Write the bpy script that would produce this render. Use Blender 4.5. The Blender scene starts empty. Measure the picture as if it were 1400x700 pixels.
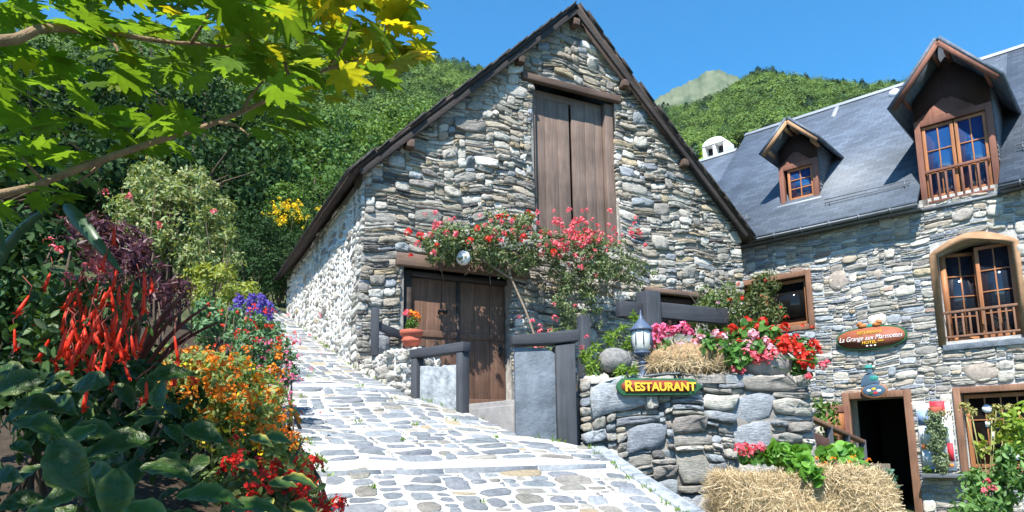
import bpy, bmesh, math, random
import numpy as np
from mathutils import Vector, Matrix
R = math.radians
rng = np.random.default_rng(7)
random.seed(7)
sc = bpy.context.scene
COL = sc.collection

# ------------------------------------------------------------------ camera
CAM = np.array([0, 0, 1.6]); FPX = 961.; PX, PY = 700., 464.
_p, _r = R(8.96), R(.80)
fwd = np.array([0, math.cos(_p), math.sin(_p)]); up0 = np.array([0, -math.sin(_p), math.cos(_p)]); rt0 = np.array([1., 0, 0])
rt = rt0*math.cos(_r) - up0*math.sin(_r); upv = up0*math.cos(_r) + rt0*math.sin(_r)
cd = bpy.data.cameras.new('camera'); cam = bpy.data.objects.new('camera', cd); COL.objects.link(cam)
cd.sensor_width = 36; cd.lens = FPX/1400*36; cd.shift_y = (PY-350)/1400; cd.clip_end = 20000; cd.clip_start = .05
m = Matrix.Identity(4)
for i in range(3):
    m[i][0] = rt[i]; m[i][1] = upv[i]; m[i][2] = -fwd[i]; m[i][3] = CAM[i]
cam.matrix_world = m
sc.camera = cam

def at(px, py, Y):
    'the point on the sight line of a measured picture point at forward distance Y (used once, to survey the place)'
    d = rt*(px-PX)/FPX + upv*(PY-py)/FPX + fwd
    return CAM + d*(Y/d[1])

# ------------------------------------------------------------------ frames
class Frame:
    def __init__(s, ox, oy, rotdeg):
        s.o = np.array([ox, oy]); s.a = R(rotdeg); s.c, s.s = math.cos(s.a), math.sin(s.a)
    def w(s, x, y, z): return np.array([s.o[0]+x*s.c-y*s.s, s.o[1]+x*s.s+y*s.c, z])
    def l(s, P):
        v = np.asarray(P)[..., :2]-s.o
        return np.stack([v[..., 0]*s.c+v[..., 1]*s.s, -v[..., 0]*s.s+v[..., 1]*s.c, np.asarray(P)[..., 2]], -1)
WORLD = Frame(0, 0, 0)
BARN = Frame(-.124, 10.5, 26.7)      # x along the gable, y into the barn
HOTEL = Frame(7.3, 13.0, -42.2)      # x along the facade, y into the hotel

def tag(o, label=None, cat=None, group=None, kind=None):
    if label: o['label'] = label
    if cat: o['category'] = cat
    if group: o['group'] = group
    if kind: o['kind'] = kind
    return o
def thing(name, label, cat, fr=WORLD, base=(0, 0, 0), group=None, kind=None):
    o = bpy.data.objects.new(name, None); COL.objects.link(o); o.empty_display_size = .1
    o.location = fr.w(*base); o.rotation_euler = (0, 0, fr.a)
    BASE[o.name] = (np.array(base, float), fr)
    return tag(o, label, cat, group, kind)
BASE = {}

# ------------------------------------------------------------------ mesh builder
class MB:
    def __init__(s): s.V = []; s.F = []; s.C = []; s.n = 0; s.hascol = False
    def add(s, V, faces, mi=0, col=None):
        'faces: list of (F,k) int arrays or one array'
        V = np.asarray(V, float).reshape(-1, 3)
        if not isinstance(faces, list): faces = [faces]
        for f in faces:
            f = np.asarray(f, np.int64)
            if len(f): s.F.append((f+s.n, mi))
        s.V.append(V); s.n += len(V)
        if col is None: c = np.ones((len(V), 3))*.5
        else:
            s.hascol = True; c = np.broadcast_to(np.asarray(col, float), (len(V), 3))
        s.C.append(c); return s
    def box(s, x0, x1, y0, y1, z0, z1, mi=0, col=None, M=None):
        V = np.array([[x, y, z] for z in (z0, z1) for y in (y0, y1) for x in (x0, x1)], float)
        if M is not None: V = V@np.array(M)[:3, :3].T+np.array(M)[:3, 3]
        return s.add(V, np.array([[0, 2, 3, 1], [4, 5, 7, 6], [0, 1, 5, 4], [2, 6, 7, 3], [0, 4, 6, 2], [1, 3, 7, 5]]), mi, col)
    def bar(s, a, b, w, h, mi=0, upd=(0, 0, 1), col=None):
        a = np.asarray(a, float); b = np.asarray(b, float); d = b-a; L = np.linalg.norm(d); d = d/L
        u = np.cross(d, upd); u /= np.linalg.norm(u); v = np.cross(u, d)
        M = np.eye(4); M[:3, 0] = d; M[:3, 1] = u; M[:3, 2] = v; M[:3, 3] = a
        return s.box(0, L, -w/2, w/2, -h/2, h/2, mi, col, M)
    def tube(s, pts, rad, n=8, mi=0, cap=True, col=None):
        pts = np.asarray(pts, float); k = len(pts); rad = np.broadcast_to(np.asarray(rad, float), (k,))
        V = []; t = np.gradient(pts, axis=0); ref = np.array([.31, .17, .93])
        for i in range(k):
            d = t[i]/(np.linalg.norm(t[i])+1e-9); u = np.cross(d, ref)
            if np.linalg.norm(u) < 1e-3: u = np.cross(d, [1, 0, 0])
            u /= np.linalg.norm(u); v = np.cross(d, u)
            for j in range(n):
                a = 2*math.pi*j/n; V.append(pts[i]+rad[i]*(u*math.cos(a)+v*math.sin(a)))
        F = [[i*n+j, i*n+(j+1) % n, (i+1)*n+(j+1) % n, (i+1)*n+j] for i in range(k-1) for j in range(n)]
        fs = [np.array(F)]
        if cap: fs.append(np.array([list(range(n))[::-1], [(k-1)*n+j for j in range(n)]]))
        return s.add(V, fs, mi, col)
    def lathe(s, c, prof, n=20, mi=0, col=None):
        c = np.asarray(c, float); V = []
        for r, z in prof:
            for j in range(n):
                a = 2*math.pi*j/n; V.append(c+np.array([r*math.cos(a), r*math.sin(a), z]))
        k = len(prof)
        F = [[i*n+j, i*n+(j+1) % n, (i+1)*n+(j+1) % n, (i+1)*n+j] for i in range(k-1) for j in range(n)]
        return s.add(V, [np.array(F), np.array([list(range(n))[::-1], [(k-1)*n+j for j in range(n)]])], mi, col)
    def prism(s, poly, d0, d1, axes='xz', mi=0, col=None):
        'poly 2D outline extruded from d0 to d1 along the remaining axis'
        k = len(poly); V = []
        for d in (d0, d1):
            for a, b in poly: V.append({'xz': (a, d, b), 'xy': (a, b, d), 'yz': (d, a, b)}[axes])
        side = np.array([[i, (i+1) % k, k+(i+1) % k, k+i] for i in range(k)])
        return s.add(V, [side, np.array([list(range(k))[::-1]]), np.array([list(range(k, 2*k))])], mi, col)
    def ball(s, c, r, nu=14, nv=9, mi=0, jit=0, col=None):
        r = np.broadcast_to(np.asarray(r, float), (3,)); c = np.asarray(c, float)
        V = [c+[0, 0, -r[2]]]
        for i in range(1, nv):
            p = math.pi*i/nv
            for j in range(nu):
                a = 2*math.pi*j/nu; q = 1+jit*rng.normal()
                V.append(c+r*q*np.array([math.sin(p)*math.cos(a), math.sin(p)*math.sin(a), -math.cos(p)]))
        V.append(c+[0, 0, r[2]]); k = len(V)-1
        Q = [[1+i*nu+j, 1+i*nu+(j+1) % nu, 1+(i+1)*nu+(j+1) % nu, 1+(i+1)*nu+j] for i in range(nv-2) for j in range(nu)]
        T = [[0, 1+(j+1) % nu, 1+j] for j in range(nu)]+[[k, 1+(nv-2)*nu+j, 1+(nv-2)*nu+(j+1) % nu] for j in range(nu)]
        return s.add(V, [np.array(Q), np.array(T)], mi, col)
    def build(s, name, mats, parent=None, fr=None, base=None, smooth=False, bevel=0, **tags):
        V = np.concatenate(s.V); C = np.concatenate(s.C)
        if parent is not None:
            r = parent
            while r.parent is not None: r = r.parent
            base, fr = BASE[r.name]
        else:
            fr = fr or WORLD; base = np.array(base if base is not None else (0, 0, 0), float)
        V = V-base
        me = bpy.data.meshes.new(name)
        me.vertices.add(len(V)); me.vertices.foreach_set('co', V.astype(np.float32).ravel())
        loops = np.concatenate([f.ravel() for f, _ in s.F]); cnt = np.concatenate([np.full(len(f), f.shape[1]) for f, _ in s.F])
        mi = np.concatenate([np.full(len(f), i) for f, i in s.F])
        me.loops.add(len(loops)); me.loops.foreach_set('vertex_index', loops.astype(np.int32))
        me.polygons.add(len(cnt)); st = np.concatenate([[0], np.cumsum(cnt)[:-1]])
        me.polygons.foreach_set('loop_start', st.astype(np.int32))
        me.polygons.foreach_set('material_index', mi.astype(np.int32))
        if smooth: me.polygons.foreach_set('use_smooth', np.ones(len(cnt), bool))
        me.update(calc_edges=True)
        if s.hascol:
            a = me.color_attributes.new('Col', 'FLOAT_COLOR', 'POINT')
            a.data.foreach_set('color', np.concatenate([C, np.ones((len(C), 1))], 1).astype(np.float32).ravel())
        for mt in (mats if isinstance(mats, (list, tuple)) else [mats]): me.materials.append(mt)
        o = bpy.data.objects.new(name, me); COL.objects.link(o)
        if parent is not None: o.parent = parent
        else:
            o.location = fr.w(*base); o.rotation_euler = (0, 0, fr.a); BASE[o.name] = (base, fr)
        if bevel:
            b = o.modifiers.new('bevel', 'BEVEL'); b.width = bevel; b.segments = 2; b.limit_method = 'ANGLE'; b.angle_limit = R(50)
        tag(o, tags.get('label'), tags.get('cat'), tags.get('group'), tags.get('kind'))
        return o

# ------------------------------------------------------------------ materials
def newmat(name):
    mt = bpy.data.materials.new(name); mt.use_nodes = True; nt = mt.node_tree; nt.nodes.clear()
    out = nt.nodes.new('ShaderNodeOutputMaterial')
    return mt, nt, out
def N(nt, t, **kw):
    n = nt.nodes.new(t)
    for k, v in kw.items():
        if k.startswith('i_'): n.inputs[int(k[2:]) if k[2:].isdigit() else k[2:]].default_value = v
        else: setattr(n, k, v)
    return n
def noise(nt, scale, detail=4, stretch=(1, 1, 1), rough=.6):
    tc = N(nt, 'ShaderNodeTexCoord'); mp = N(nt, 'ShaderNodeMapping'); mp.inputs['Scale'].default_value = stretch
    nt.links.new(tc.outputs['Object'], mp.inputs['Vector'])
    n = N(nt, 'ShaderNodeTexNoise'); n.inputs['Scale'].default_value = scale; n.inputs['Detail'].default_value = detail; n.inputs['Roughness'].default_value = rough
    nt.links.new(mp.outputs['Vector'], n.inputs['Vector']); return n.outputs['Fac']
def ramp(nt, fac, stops):
    r = N(nt, 'ShaderNodeValToRGB'); e = r.color_ramp.elements
    while len(e) < len(stops): e.new(.5)
    for k, (p, c) in enumerate(stops):
        e[k].position = p; e[k].color = (*c, 1) if len(c) == 3 else c
    nt.links.new(fac, r.inputs[0]); return r.outputs[0]
def mix(nt, a, b, fac, mode='MIX'):
    n = N(nt, 'ShaderNodeMix', data_type='RGBA', blend_type=mode)
    for v, i in ((fac, 0), (a, 6), (b, 7)):
        if hasattr(v, 'links') or isinstance(v, bpy.types.NodeSocket): nt.links.new(v, n.inputs[i])
        elif i == 0: n.inputs[0].default_value = v
        else: n.inputs[i].default_value = (*v, 1)
    return n.outputs[2]
def bump(nt, h, strength, dist=.02, nrm=None):
    b = N(nt, 'ShaderNodeBump'); b.inputs['Strength'].default_value = strength; b.inputs['Distance'].default_value = dist
    nt.links.new(h, b.inputs['Height'])
    if nrm is not None: nt.links.new(nrm, b.inputs['Normal'])
    return b.outputs['Normal']
def bsdf(nt, out, col, rough=.8, nrm=None, spec=.3, metal=0):
    p = N(nt, 'ShaderNodeBsdfPrincipled')
    if isinstance(col, bpy.types.NodeSocket): nt.links.new(col, p.inputs['Base Color'])
    else: p.inputs['Base Color'].default_value = (*col, 1)
    p.inputs['Roughness'].default_value = rough; p.inputs['Specular IOR Level'].default_value = spec; p.inputs['Metallic'].default_value = metal
    if nrm is not None: nt.links.new(nrm, p.inputs['Normal'])
    nt.links.new(p.outputs[0], out.inputs[0]); return p
def plain(name, c, var=.25, scale=9, rough=.8, bmp=.25, bscale=60, stretch=(1, 1, 1), c2=None, spec=.3, metal=0):
    mt, nt, out = newmat(name); c = np.array(c)
    f = noise(nt, scale, 5, stretch)
    col = ramp(nt, f, [(.3, tuple(c*(1-var))), (.7, tuple(np.array(c2) if c2 is not None else c*(1+var)))])
    nrm = bump(nt, noise(nt, bscale, 4, stretch), bmp) if bmp else None
    bsdf(nt, out, col, rough, nrm, spec, metal); return mt
def wood(name, c, axis=2, var=.35, rough=.75, c2=None, spec=.25):
    st = [14, 14, 14]; st[axis] = .9
    mt, nt, out = newmat(name); c = np.array(c)
    f = noise(nt, 2.2, 6, st, .7); g = noise(nt, 1.3, 3)
    col = ramp(nt, f, [(.28, tuple(c*(1-var))), (.5, tuple(c)), (.75, tuple(np.array(c2) if c2 is not None else c*(1+var)))])
    col = mix(nt, col, ramp(nt, g, [(.3, (.6, .6, .6)), (.7, (1.15, 1.12, 1.1))]), 1, 'MULTIPLY')
    bsdf(nt, out, col, rough, bump(nt, f, .5, .006), spec); return mt
def stone_mat(name, gain=1., bs=1., lichen=(.55, .5, .36), lich=.25):
    mt, nt, out = newmat(name)
    a = N(nt, 'ShaderNodeAttribute', attribute_name='Col')
    f = noise(nt, 9, 6, (1, 1, 2.2), .7)
    col = mix(nt, a.outputs['Color'], ramp(nt, f, [(.25, (.62*gain,)*3), (.5, (gain,)*3), (.75, (1.3*gain, 1.29*gain, 1.26*gain))]), 1, 'MULTIPLY')
    sp = noise(nt, 34, 3, (1, 1, 1), .8)
    col = mix(nt, col, ramp(nt, sp, [(.3, (.72, .72, .72)), (.6, (1.08, 1.08, 1.08))]), 1, 'MULTIPLY')
    lf = ramp(nt, noise(nt, 5.5, 5), [(.6, (0, 0, 0)), (.72, (lich,)*3)])
    col = mix(nt, col, lichen, lf)
    nr = bump(nt, noise(nt, 15, 8, (1, 1, 3.6), .75), 1.0*bs, .03)
    nr = bump(nt, noise(nt, 70, 3), .35*bs, .006, nr)
    bsdf(nt, out, col, .88, nr, .2); return mt
def leaf_mat(name, c1, c2, trans=.4, rough=.5, spec=.35, hue3=None, attr=False, bscale=0):
    mt, nt, out = newmat(name)
    g = N(nt, 'ShaderNodeNewGeometry')
    if attr: col = N(nt, 'ShaderNodeAttribute', attribute_name='Col').outputs['Color']
    else:
        st = [(0., c1), (.75, c2)]
        if hue3: st.append((1., hue3))
        col = ramp(nt, g.outputs['Random Per Island'], st)
    col = mix(nt, col, ramp(nt, noise(nt, 30, 2), [(.3, (.82,)*3), (.7, (1.12,)*3)]), 1, 'MULTIPLY')
    p = N(nt, 'ShaderNodeBsdfPrincipled'); nt.links.new(col, p.inputs['Base Color'])
    p.inputs['Roughness'].default_value = rough; p.inputs['Specular IOR Level'].default_value = spec
    if bscale:
        nt.links.new(bump(nt, noise(nt, bscale, 3), .8, .01), p.inputs['Normal'])
    t = N(nt, 'ShaderNodeBsdfTranslucent')
    tc = mix(nt, col, (1.35, 1.25, .5), 1, 'MULTIPLY'); nt.links.new(tc, t.inputs['Color'])
    ms = N(nt, 'ShaderNodeMixShader'); ms.inputs[0].default_value = trans
    nt.links.new(p.outputs[0], ms.inputs[1]); nt.links.new(t.outputs[0], ms.inputs[2]); nt.links.new(ms.outputs[0], out.inputs[0])
    return mt
def glass_mat(name, tint=(.012, .018, .03), ior=1.6, rough=.02):
    mt, nt, out = newmat(name)
    p = bsdf(nt, out, tint, rough, bump(nt, noise(nt, 1.7, 2), .05, .02), .5); p.inputs['IOR'].default_value = ior
    return mt

M = {}
M['stone'] = stone_mat('schist_stone', 1.02); M['house_stone'] = stone_mat('facade_stone', 1.15, .8)
M['white_stone'] = stone_mat('limewashed_stone', 1.2, 1.5, lich=.05)
M['garden_stone'] = stone_mat('garden_wall_stone', 1.1, 1.0)
M['cobble'] = stone_mat('path_stone', .72, .35, lich=.05)
M['mortar'] = plain('mortar', (.25, .235, .215), .4, 7, .95, .9, 45)
M['mortar_light'] = plain('light_mortar', (.46, .45, .43), .3, 6, .95, .9, 40)
M['lime'] = plain('lime_render', (.72, .71, .69), .2, 6, .95, 1., 18)
M['path_mortar'] = plain('path_mortar', (.43, .425, .405), .14, 5, .95, .5, 60)
M['old_wood'] = wood('weathered_shutter_wood', (.20, .145, .12), 2, .28, c2=(.28, .21, .175))
M['door_wood'] = wood('brown_door_wood', (.16, .09, .062), 2, .3, c2=(.25, .145, .10))
M['beam_x'] = wood('grey_brown_beam', (.125, .085, .068), 0, .4)
M['beam_pale'] = wood('pale_beam', (.17, .115, .09), 0, .35)
M['barge'] = wood('grey_barge_board', (.05, .042, .04), 0, .5)
M['rafter'] = wood('dark_rafter', (.07, .055, .05), 0, .4)
M['charcoal_wood'] = wood('charcoal_painted_wood', (.055, .06, .072), 0, .3)
M['charcoal_post'] = wood('charcoal_painted_post', (.065, .072, .085), 2, .3)
M['slate_slab'] = plain('slate_slab', (.095, .12, .15), .35, 3.5, .7, .7, 18, c2=(.19, .22, .26))
M['rough_slab'] = plain('rough_grey_slab', (.25, .285, .32), .4, 11, .9, 1., 14, c2=(.40, .43, .46))
M['step'] = plain('step_stone', (.24, .23, .225), .2, 8, .85, .4)
M['tan_arch'] = plain('tan_arch_wood', (.33, .195, .11), .25, 6, .75, .1)
M['orange_wood'] = wood('varnished_window_wood', (.40, .17, .075), 2, .25, .5, c2=(.5, .23, .10))
M['brown_frame'] = wood('brown_window_frame', (.24, .13, .085), 2, .25, c2=(.32, .19, .125))
M['tan_frame'] = wood('tan_window_frame', (.42, .245, .135), 2, .2, c2=(.5, .31, .18))
M['dormer_wood'] = wood('dormer_board', (.23, .105, .075), 2, .25)
M['dormer_dark'] = wood('dormer_dark_board', (.055, .03, .026), 2, .3)
M['glass'] = glass_mat('window_glass'); M['dark_glass'] = glass_mat('dark_window_glass', (.008, .008, .008), 1.35)
M['sky_glass'] = glass_mat('dormer_glass', (.01, .05, .16), 1.9)  # blue base colour stands in for the reflected sky
M['zinc'] = plain('zinc', (.14, .155, .175), .2, 3, .55, .1, metal=.3)
M['pale_zinc'] = plain('pale_zinc_ridge', (.32, .345, .38), .15, 3, .6, .1)
M['dark_room'] = plain('dark_interior', (.02, .017, .014), .2)  # near-black colour stands in for the shade of unlit rooms
M['white_plaster'] = plain('white_plaster', (.78, .77, .75), .06)
M['white_paint'] = plain('white_paint', (.8, .8, .8), .04, bmp=.05)
M['terracotta'] = plain('terracotta', (.40, .10, .06), .2, 5, .75, .15)
M['soil'] = plain('soil', (.05, .036, .024), .4, 12, .95, 1., 40)
M['bark'] = plain('bark', (.085, .062, .045), .35, 9, .9, .9, 30, (1, 1, .3))
M['maple_bark'] = plain('maple_bark', (.20, .14, .085), .3, 20, .8, .6, 60, (1, 1, 1))
M['straw'] = leaf_mat('straw', (.34, .245, .13), (.70, .57, .38), .15, .7, .2)
M['boulder'] = plain('speckled_boulder', (.20, .195, .19), .35, 22, .9, .6, 50)
M['lamp_blue'] = plain('blue_grey_cast_metal', (.075, .105, .17), .15, 6, .45, .1)
M['frosted'] = plain('frosted_lantern_glass', (.55, .57, .55), .1, 5, .15, .05, spec=.6)
M['iron'] = plain('black_iron', (.02, .02, .022), .2, 8, .5, .2)
def flat(n, c, r=.6): M[n] = plain(n, c, .12, 14, r, .08)
flat('sign_green', (.025, .10, .045), .8); flat('sign_red', (.22, .045, .02)); flat('sign_yellow', (.70, .42, .04), .8); flat('sign_black', (.015, .015, .015))
flat('sign_brown', (.28, .085, .045)); flat('sign_rim', (.30, .13, .06)); flat('marmot', (.42, .15, .045)); flat('teal', (.03, .22, .2)); flat('coat_blue', (.06, .11, .17))
flat('poster_white', (.72, .74, .76)); flat('poster_blue', (.25, .36, .6)); flat('poster_red', (.55, .04, .06)); flat('poster_orange', (.7, .22, .06)); flat('plate_white', (.7, .75, .78))

# slate roof of the hotel: rows of slates along the slope (object z), staggered
def slate_mat():
    mt, nt, out = newmat('roof_slates')
    tc = N(nt, 'ShaderNodeTexCoord'); uv = N(nt, 'ShaderNodeUVMap')
    br = N(nt, 'ShaderNodeTexBrick'); br.inputs['Scale'].default_value = 1; br.inputs['Brick Width'].default_value = .22; br.inputs['Row Height'].default_value = .11
    br.inputs['Mortar Size'].default_value = .006; br.inputs['Color1'].default_value = (.80, .80, .80, 1); br.inputs['Color2'].default_value = (1.18, 1.18, 1.18, 1); br.inputs['Mortar'].default_value = (.6, .6, .6, 1)
    mp = N(nt, 'ShaderNodeMapping'); mp.inputs['Rotation'].default_value = (0, 0, 0)
    a = N(nt, 'ShaderNodeAttribute', attribute_name='Col'); nt.links.new(a.outputs['Vector'], br.inputs['Vector'])
    col = mix(nt, (.105, .13, .17), br.outputs['Color'], 1, 'MULTIPLY')
    col = mix(nt, col, ramp(nt, noise(nt, 1.2, 5), [(.3, (.8, .8, .8)), (.7, (1.2, 1.2, 1.2))]), 1, 'MULTIPLY')
    nr = bump(nt, br.outputs['Fac'], -.8, .015); nr = bump(nt, noise(nt, 30, 4), .3, .006, nr)
    bsdf(nt, out, col, .55, nr, .35); return mt
M['slates'] = slate_mat()
M['thatch_slate'] = plain('old_roof_slate', (.05, .045, .042), .5, 12, .85, .8, 30)

# ------------------------------------------------------------------ dry stone generator
PAL = dict(
    grey=(.30, .285, .258), pale=(.50, .475, .425), white=(.63, .61, .57), dark=(.115, .112, .11), blue=(.30, .325, .355), tan=(.43, .355, .25), warm=(.37, .325, .265), rust=(.32, .24, .20), slate=(.22, .24, .268))
def stones(u0, u1, v0, v1, inside, types, cu=.04, cv=.03, gap=.010, depth=.05, warp=.03, drop=0., seed=1, nper=12, wf=1.3, rnd=.009, rough=.2):
    r = np.random.default_rng(seed); ph = r.uniform(0, 6.28, 6)
    NU = int((u1-u0)/cu); NV = int((v1-v0)/cv)
    uc = u0+(np.arange(NU)+.5)*cu; vc = v0+(np.arange(NV)+.5)*cv
    U, Vv = np.meshgrid(uc, vc)
    occ = ~inside(U, Vv)
    probs = np.array([t[0] for t in types], float); probs /= probs.sum()
    outV = []; outF4 = []; outF3 = []; outC = []; n0 = 0
    ang = np.arange(nper)*2*math.pi/nper
    for j in range(NV):
        i = 0
        while i < NU:
            if occ[j, i]: i += 1; continue
            L = 0
            while i+L < NU and not occ[j, i+L] and L < 60: L += 1
            t = types[r.choice(len(types), p=probs)]
            w = int(round(r.uniform(*t[1])/cu)); h = int(round(r.uniform(*t[2])/cv)); w = max(1, w); h = max(1, h)
            if w > L: w = L
            if L-w < 2: w = L if L <= w*1.5 else w
            if w*cu < h*cv*.7: h = max(1, int(w*cu/cv*.9))
            h = min(h, NV-j)
            blk = occ[j:j+h, i:i+w].any(axis=1)
            if blk.any(): h = int(np.argmax(blk))
            occ[j:j+h, i:i+w] = True
            a0, a1, b0, b1 = u0+i*cu, u0+(i+w)*cu, v0+j*cv, v0+(j+h)*cv
            i += w
            if r.random() < drop: continue
            ca, cb = (a0+a1)/2, (b0+b1)/2; ha, hb = (a1-a0)/2-gap*r.uniform(.4, 1.1), (b1-b0)/2-gap*r.uniform(.4, 1.1)
            if ha < .006 or hb < .005: continue
            d = depth*t[5]*r.uniform(.25, 1.3)
            if t[3] < 3.6:      # rounded boulders
                e = t[3]*r.uniform(.9, 1.2); cs, sn = np.cos(ang), np.sin(ang)
                x = np.sign(cs)*np.abs(cs)**(2/e)*ha; y = np.sign(sn)*np.abs(sn)**(2/e)*hb
                x = x*(1+np.clip(r.normal(0, .08, nper), -.2, .08)); y = y*(1+np.clip(r.normal(0, .10, nper), -.3, .08))
            else:               # split slabs and blocks: straight broken edges, wedge or lens shaped
                k6 = nper//2; xx = np.linspace(-1, 1, k6)+np.concatenate([[0], r.normal(0, .09, k6-2), [0]])
                hl, hr = np.clip(r.normal(.82, .25, 2), .3, 1.05), np.clip(r.normal(.82, .25, 2), .3, 1.05)
                pt = 1.2+3*r.random()
                def edge(l, rr): return np.where(xx < 0, 1-(1-l)*np.abs(xx)**pt, 1-(1-rr)*np.abs(xx)**pt)*(1+r.normal(0, .05, k6))
                x = np.concatenate([xx[::-1], xx])*ha; y = np.concatenate([edge(hl[0], hr[0])[::-1], -edge(hl[1], hr[1])])*hb
                y = y+r.normal(0, .10)*hb*x/ha; x = x+r.normal(0, .22)*y*min(1., ha/hb)+r.normal(0, .012*min(1, ha*5), nper)*min(1, hb*8)
            tilt = r.normal(0, .16, 2); rings = []
            ix = 1-min(.10, rnd*1.1/max(ha, .02)); iy = 1-min(.20, rnd*.8/max(hb, .012)); m1, m2 = r.normal(0, .14, 2)
            for sx_, sy_, ww, nz in ((1.03, 1.03, -.03, 0), (1., 1., d*.62, .06), (ix, iy, d*.95, rough*.6), (ix*.55, iy*.5, d, rough)):
                xx = x*sx_; yy = y*sy_
                if sx_ < .7: xx = xx+m1*ha; yy = yy+m2*hb
                z = np.full(nper, ww)
                if ww > 0: z = z+tilt[0]*xx*.3+tilt[1]*yy+r.normal(0, d*nz, nper)
                rings.append(np.stack([xx, yy, z], 1))
            cen = np.array([[m1*ha, m2*hb, d*(1+r.normal(0, rough))]])
            P = np.concatenate(rings+[cen]); P[:, 0] += ca; P[:, 1] += cb
            P[:, 1] += warp*(np.sin(P[:, 0]*wf+ph[0])+.6*np.sin(P[:, 0]*2.7*wf+P[:, 1]*.9+ph[1])+.25*np.sin(P[:, 0]*6*wf+P[:, 1]*3+ph[4]))
            P[:, 0] += warp*.7*np.sin(P[:, 1]*2.1+ph[2])
            k = np.arange(nper); k2 = (k+1) % nper
            q = np.concatenate([np.stack([i_*nper+k, i_*nper+k2, (i_+1)*nper+k2, (i_+1)*nper+k], 1) for i_ in range(3)])
            outF4.append(q+n0); outF3.append(np.stack([3*nper+k, 3*nper+k2, np.full(nper, 4*nper)], 1)+n0)
            keys = list(t[4].keys()); pw = np.array(list(t[4].values()), float); c = np.array(PAL[keys[r.choice(len(keys), p=pw/pw.sum())]])
            c = c*r.uniform(.84, 1.16)+r.normal(0, .006)+r.normal(0, .003, 3)
            outC.append(np.broadcast_to(np.clip(c, .02, .85), (len(P), 3))); outV.append(P); n0 += len(P)
    return np.concatenate(outV), [np.concatenate(outF4), np.concatenate(outF3)], np.concatenate(outC)

def solid_wall(outline, holes, y0, y1):
    'flat wall of thickness y0..y1 with outline in (x,z) and holes; returns verts, faces'
    cu = bpy.data.curves.new('tmp', 'CURVE'); cu.dimensions = '2D'; cu.fill_mode = 'BOTH'; cu.extrude = abs(y1-y0)/2
    for poly in [outline]+holes:
        sp = cu.splines.new('POLY'); sp.points.add(len(poly)-1); sp.use_cyclic_u = True
        for p, (a, b) in zip(sp.points, poly): p.co = (a, b, 0, 1)
    ob = bpy.data.objects.new('tmp', cu); COL.objects.link(ob)
    me = bpy.data.meshes.new_from_object(ob.evaluated_get(bpy.context.evaluated_depsgraph_get()))
    V = np.array([v.co[:] for v in me.vertices]); tri = [list(p.vertices) for p in me.polygons]
    bpy.data.objects.remove(ob); bpy.data.curves.remove(cu); bpy.data.meshes.remove(me)
    W = np.stack([V[:, 0], V[:, 2]+(y0+y1)/2, V[:, 1]], 1)
    by = {}
    for f in tri: by.setdefault(len(f), []).append(f)
    return W, [np.array(v) for v in by.values()]
def rect(a, b, c, d): return [(a, c), (b, c), (b, d), (a, d)]
def text(body, size, mat, parent, name, loc, ext=.004, off=0., shear=0., spacing=1., rotz=0, tilt=0, fit=None):
    cu = bpy.data.curves.new('tmp', 'FONT'); cu.body = body; cu.size = size; cu.extrude = ext; cu.offset = off; cu.shear = shear; cu.space_character = spacing
    cu.align_x = 'CENTER'; cu.align_y = 'CENTER'; cu.resolution_u = 3
    ob = bpy.data.objects.new('tmp', cu); COL.objects.link(ob)
    me = bpy.data.meshes.new_from_object(ob.evaluated_get(bpy.context.evaluated_depsgraph_get()))
    V = np.array([v.co[:] for v in me.vertices]); by = {}
    for p in me.polygons: by.setdefault(len(p.vertices), []).append(list(p.vertices))
    bpy.data.objects.remove(ob); bpy.data.curves.remove(cu); bpy.data.meshes.remove(me)
    if fit: V[:, 0] = (V[:, 0]-V[:, 0].min())/(V[:, 0].max()-V[:, 0].min())*(fit[1]-fit[0])+fit[0]-loc[0]
    ca, sa = math.cos(tilt), math.sin(tilt)
    X = V[:, 0]*ca-V[:, 1]*sa; Z = V[:, 0]*sa+V[:, 1]*ca
    mb = MB(); mb.add(np.stack([X+loc[0], -V[:, 2]+loc[1], Z+loc[2]], 1), [np.array(v) for v in by.values()])
    return mb.build(name, mat, parent)

# ------------------------------------------------------------------ leaves
def unit(v): return v/(np.linalg.norm(v, axis=-1, keepdims=True)+1e-9)
LEAF_V = np.array([[0, 0, 0], [.20, .3, .05], [.19, .65, .03], [0, 1, -.06], [-.19, .65, .03], [-.20, .3, .05], [0, .5, -.02]])
LEAF_F = np.array([[6, i, (i+1) % 6] for i in range(6)])
QUAD_V = np.array([[0, -.1, 0], [.42, .45, .08], [0, 1, -.08], [-.42, .45, .08]]); QUAD_F = np.array([[0, 1, 2, 3]])
NAR_V = np.array([[0, 0, 0], [.10, .4, .03], [0, 1, -.08], [-.10, .4, .03]]); NAR_F = QUAD_F
def star(n, inner=.35, cup=.15):
    V = [[0, 0, -cup*.5]]
    for i in range(2*n):
        a = math.pi*i/n; r = 1 if i % 2 == 0 else inner
        V.append([r*math.cos(a), r*math.sin(a), cup*r])
    return np.array(V), np.array([[0, 1+i, 1+(i+1) % (2*n)] for i in range(2*n)])
STAR_V, STAR_F = star(5, .62)
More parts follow.
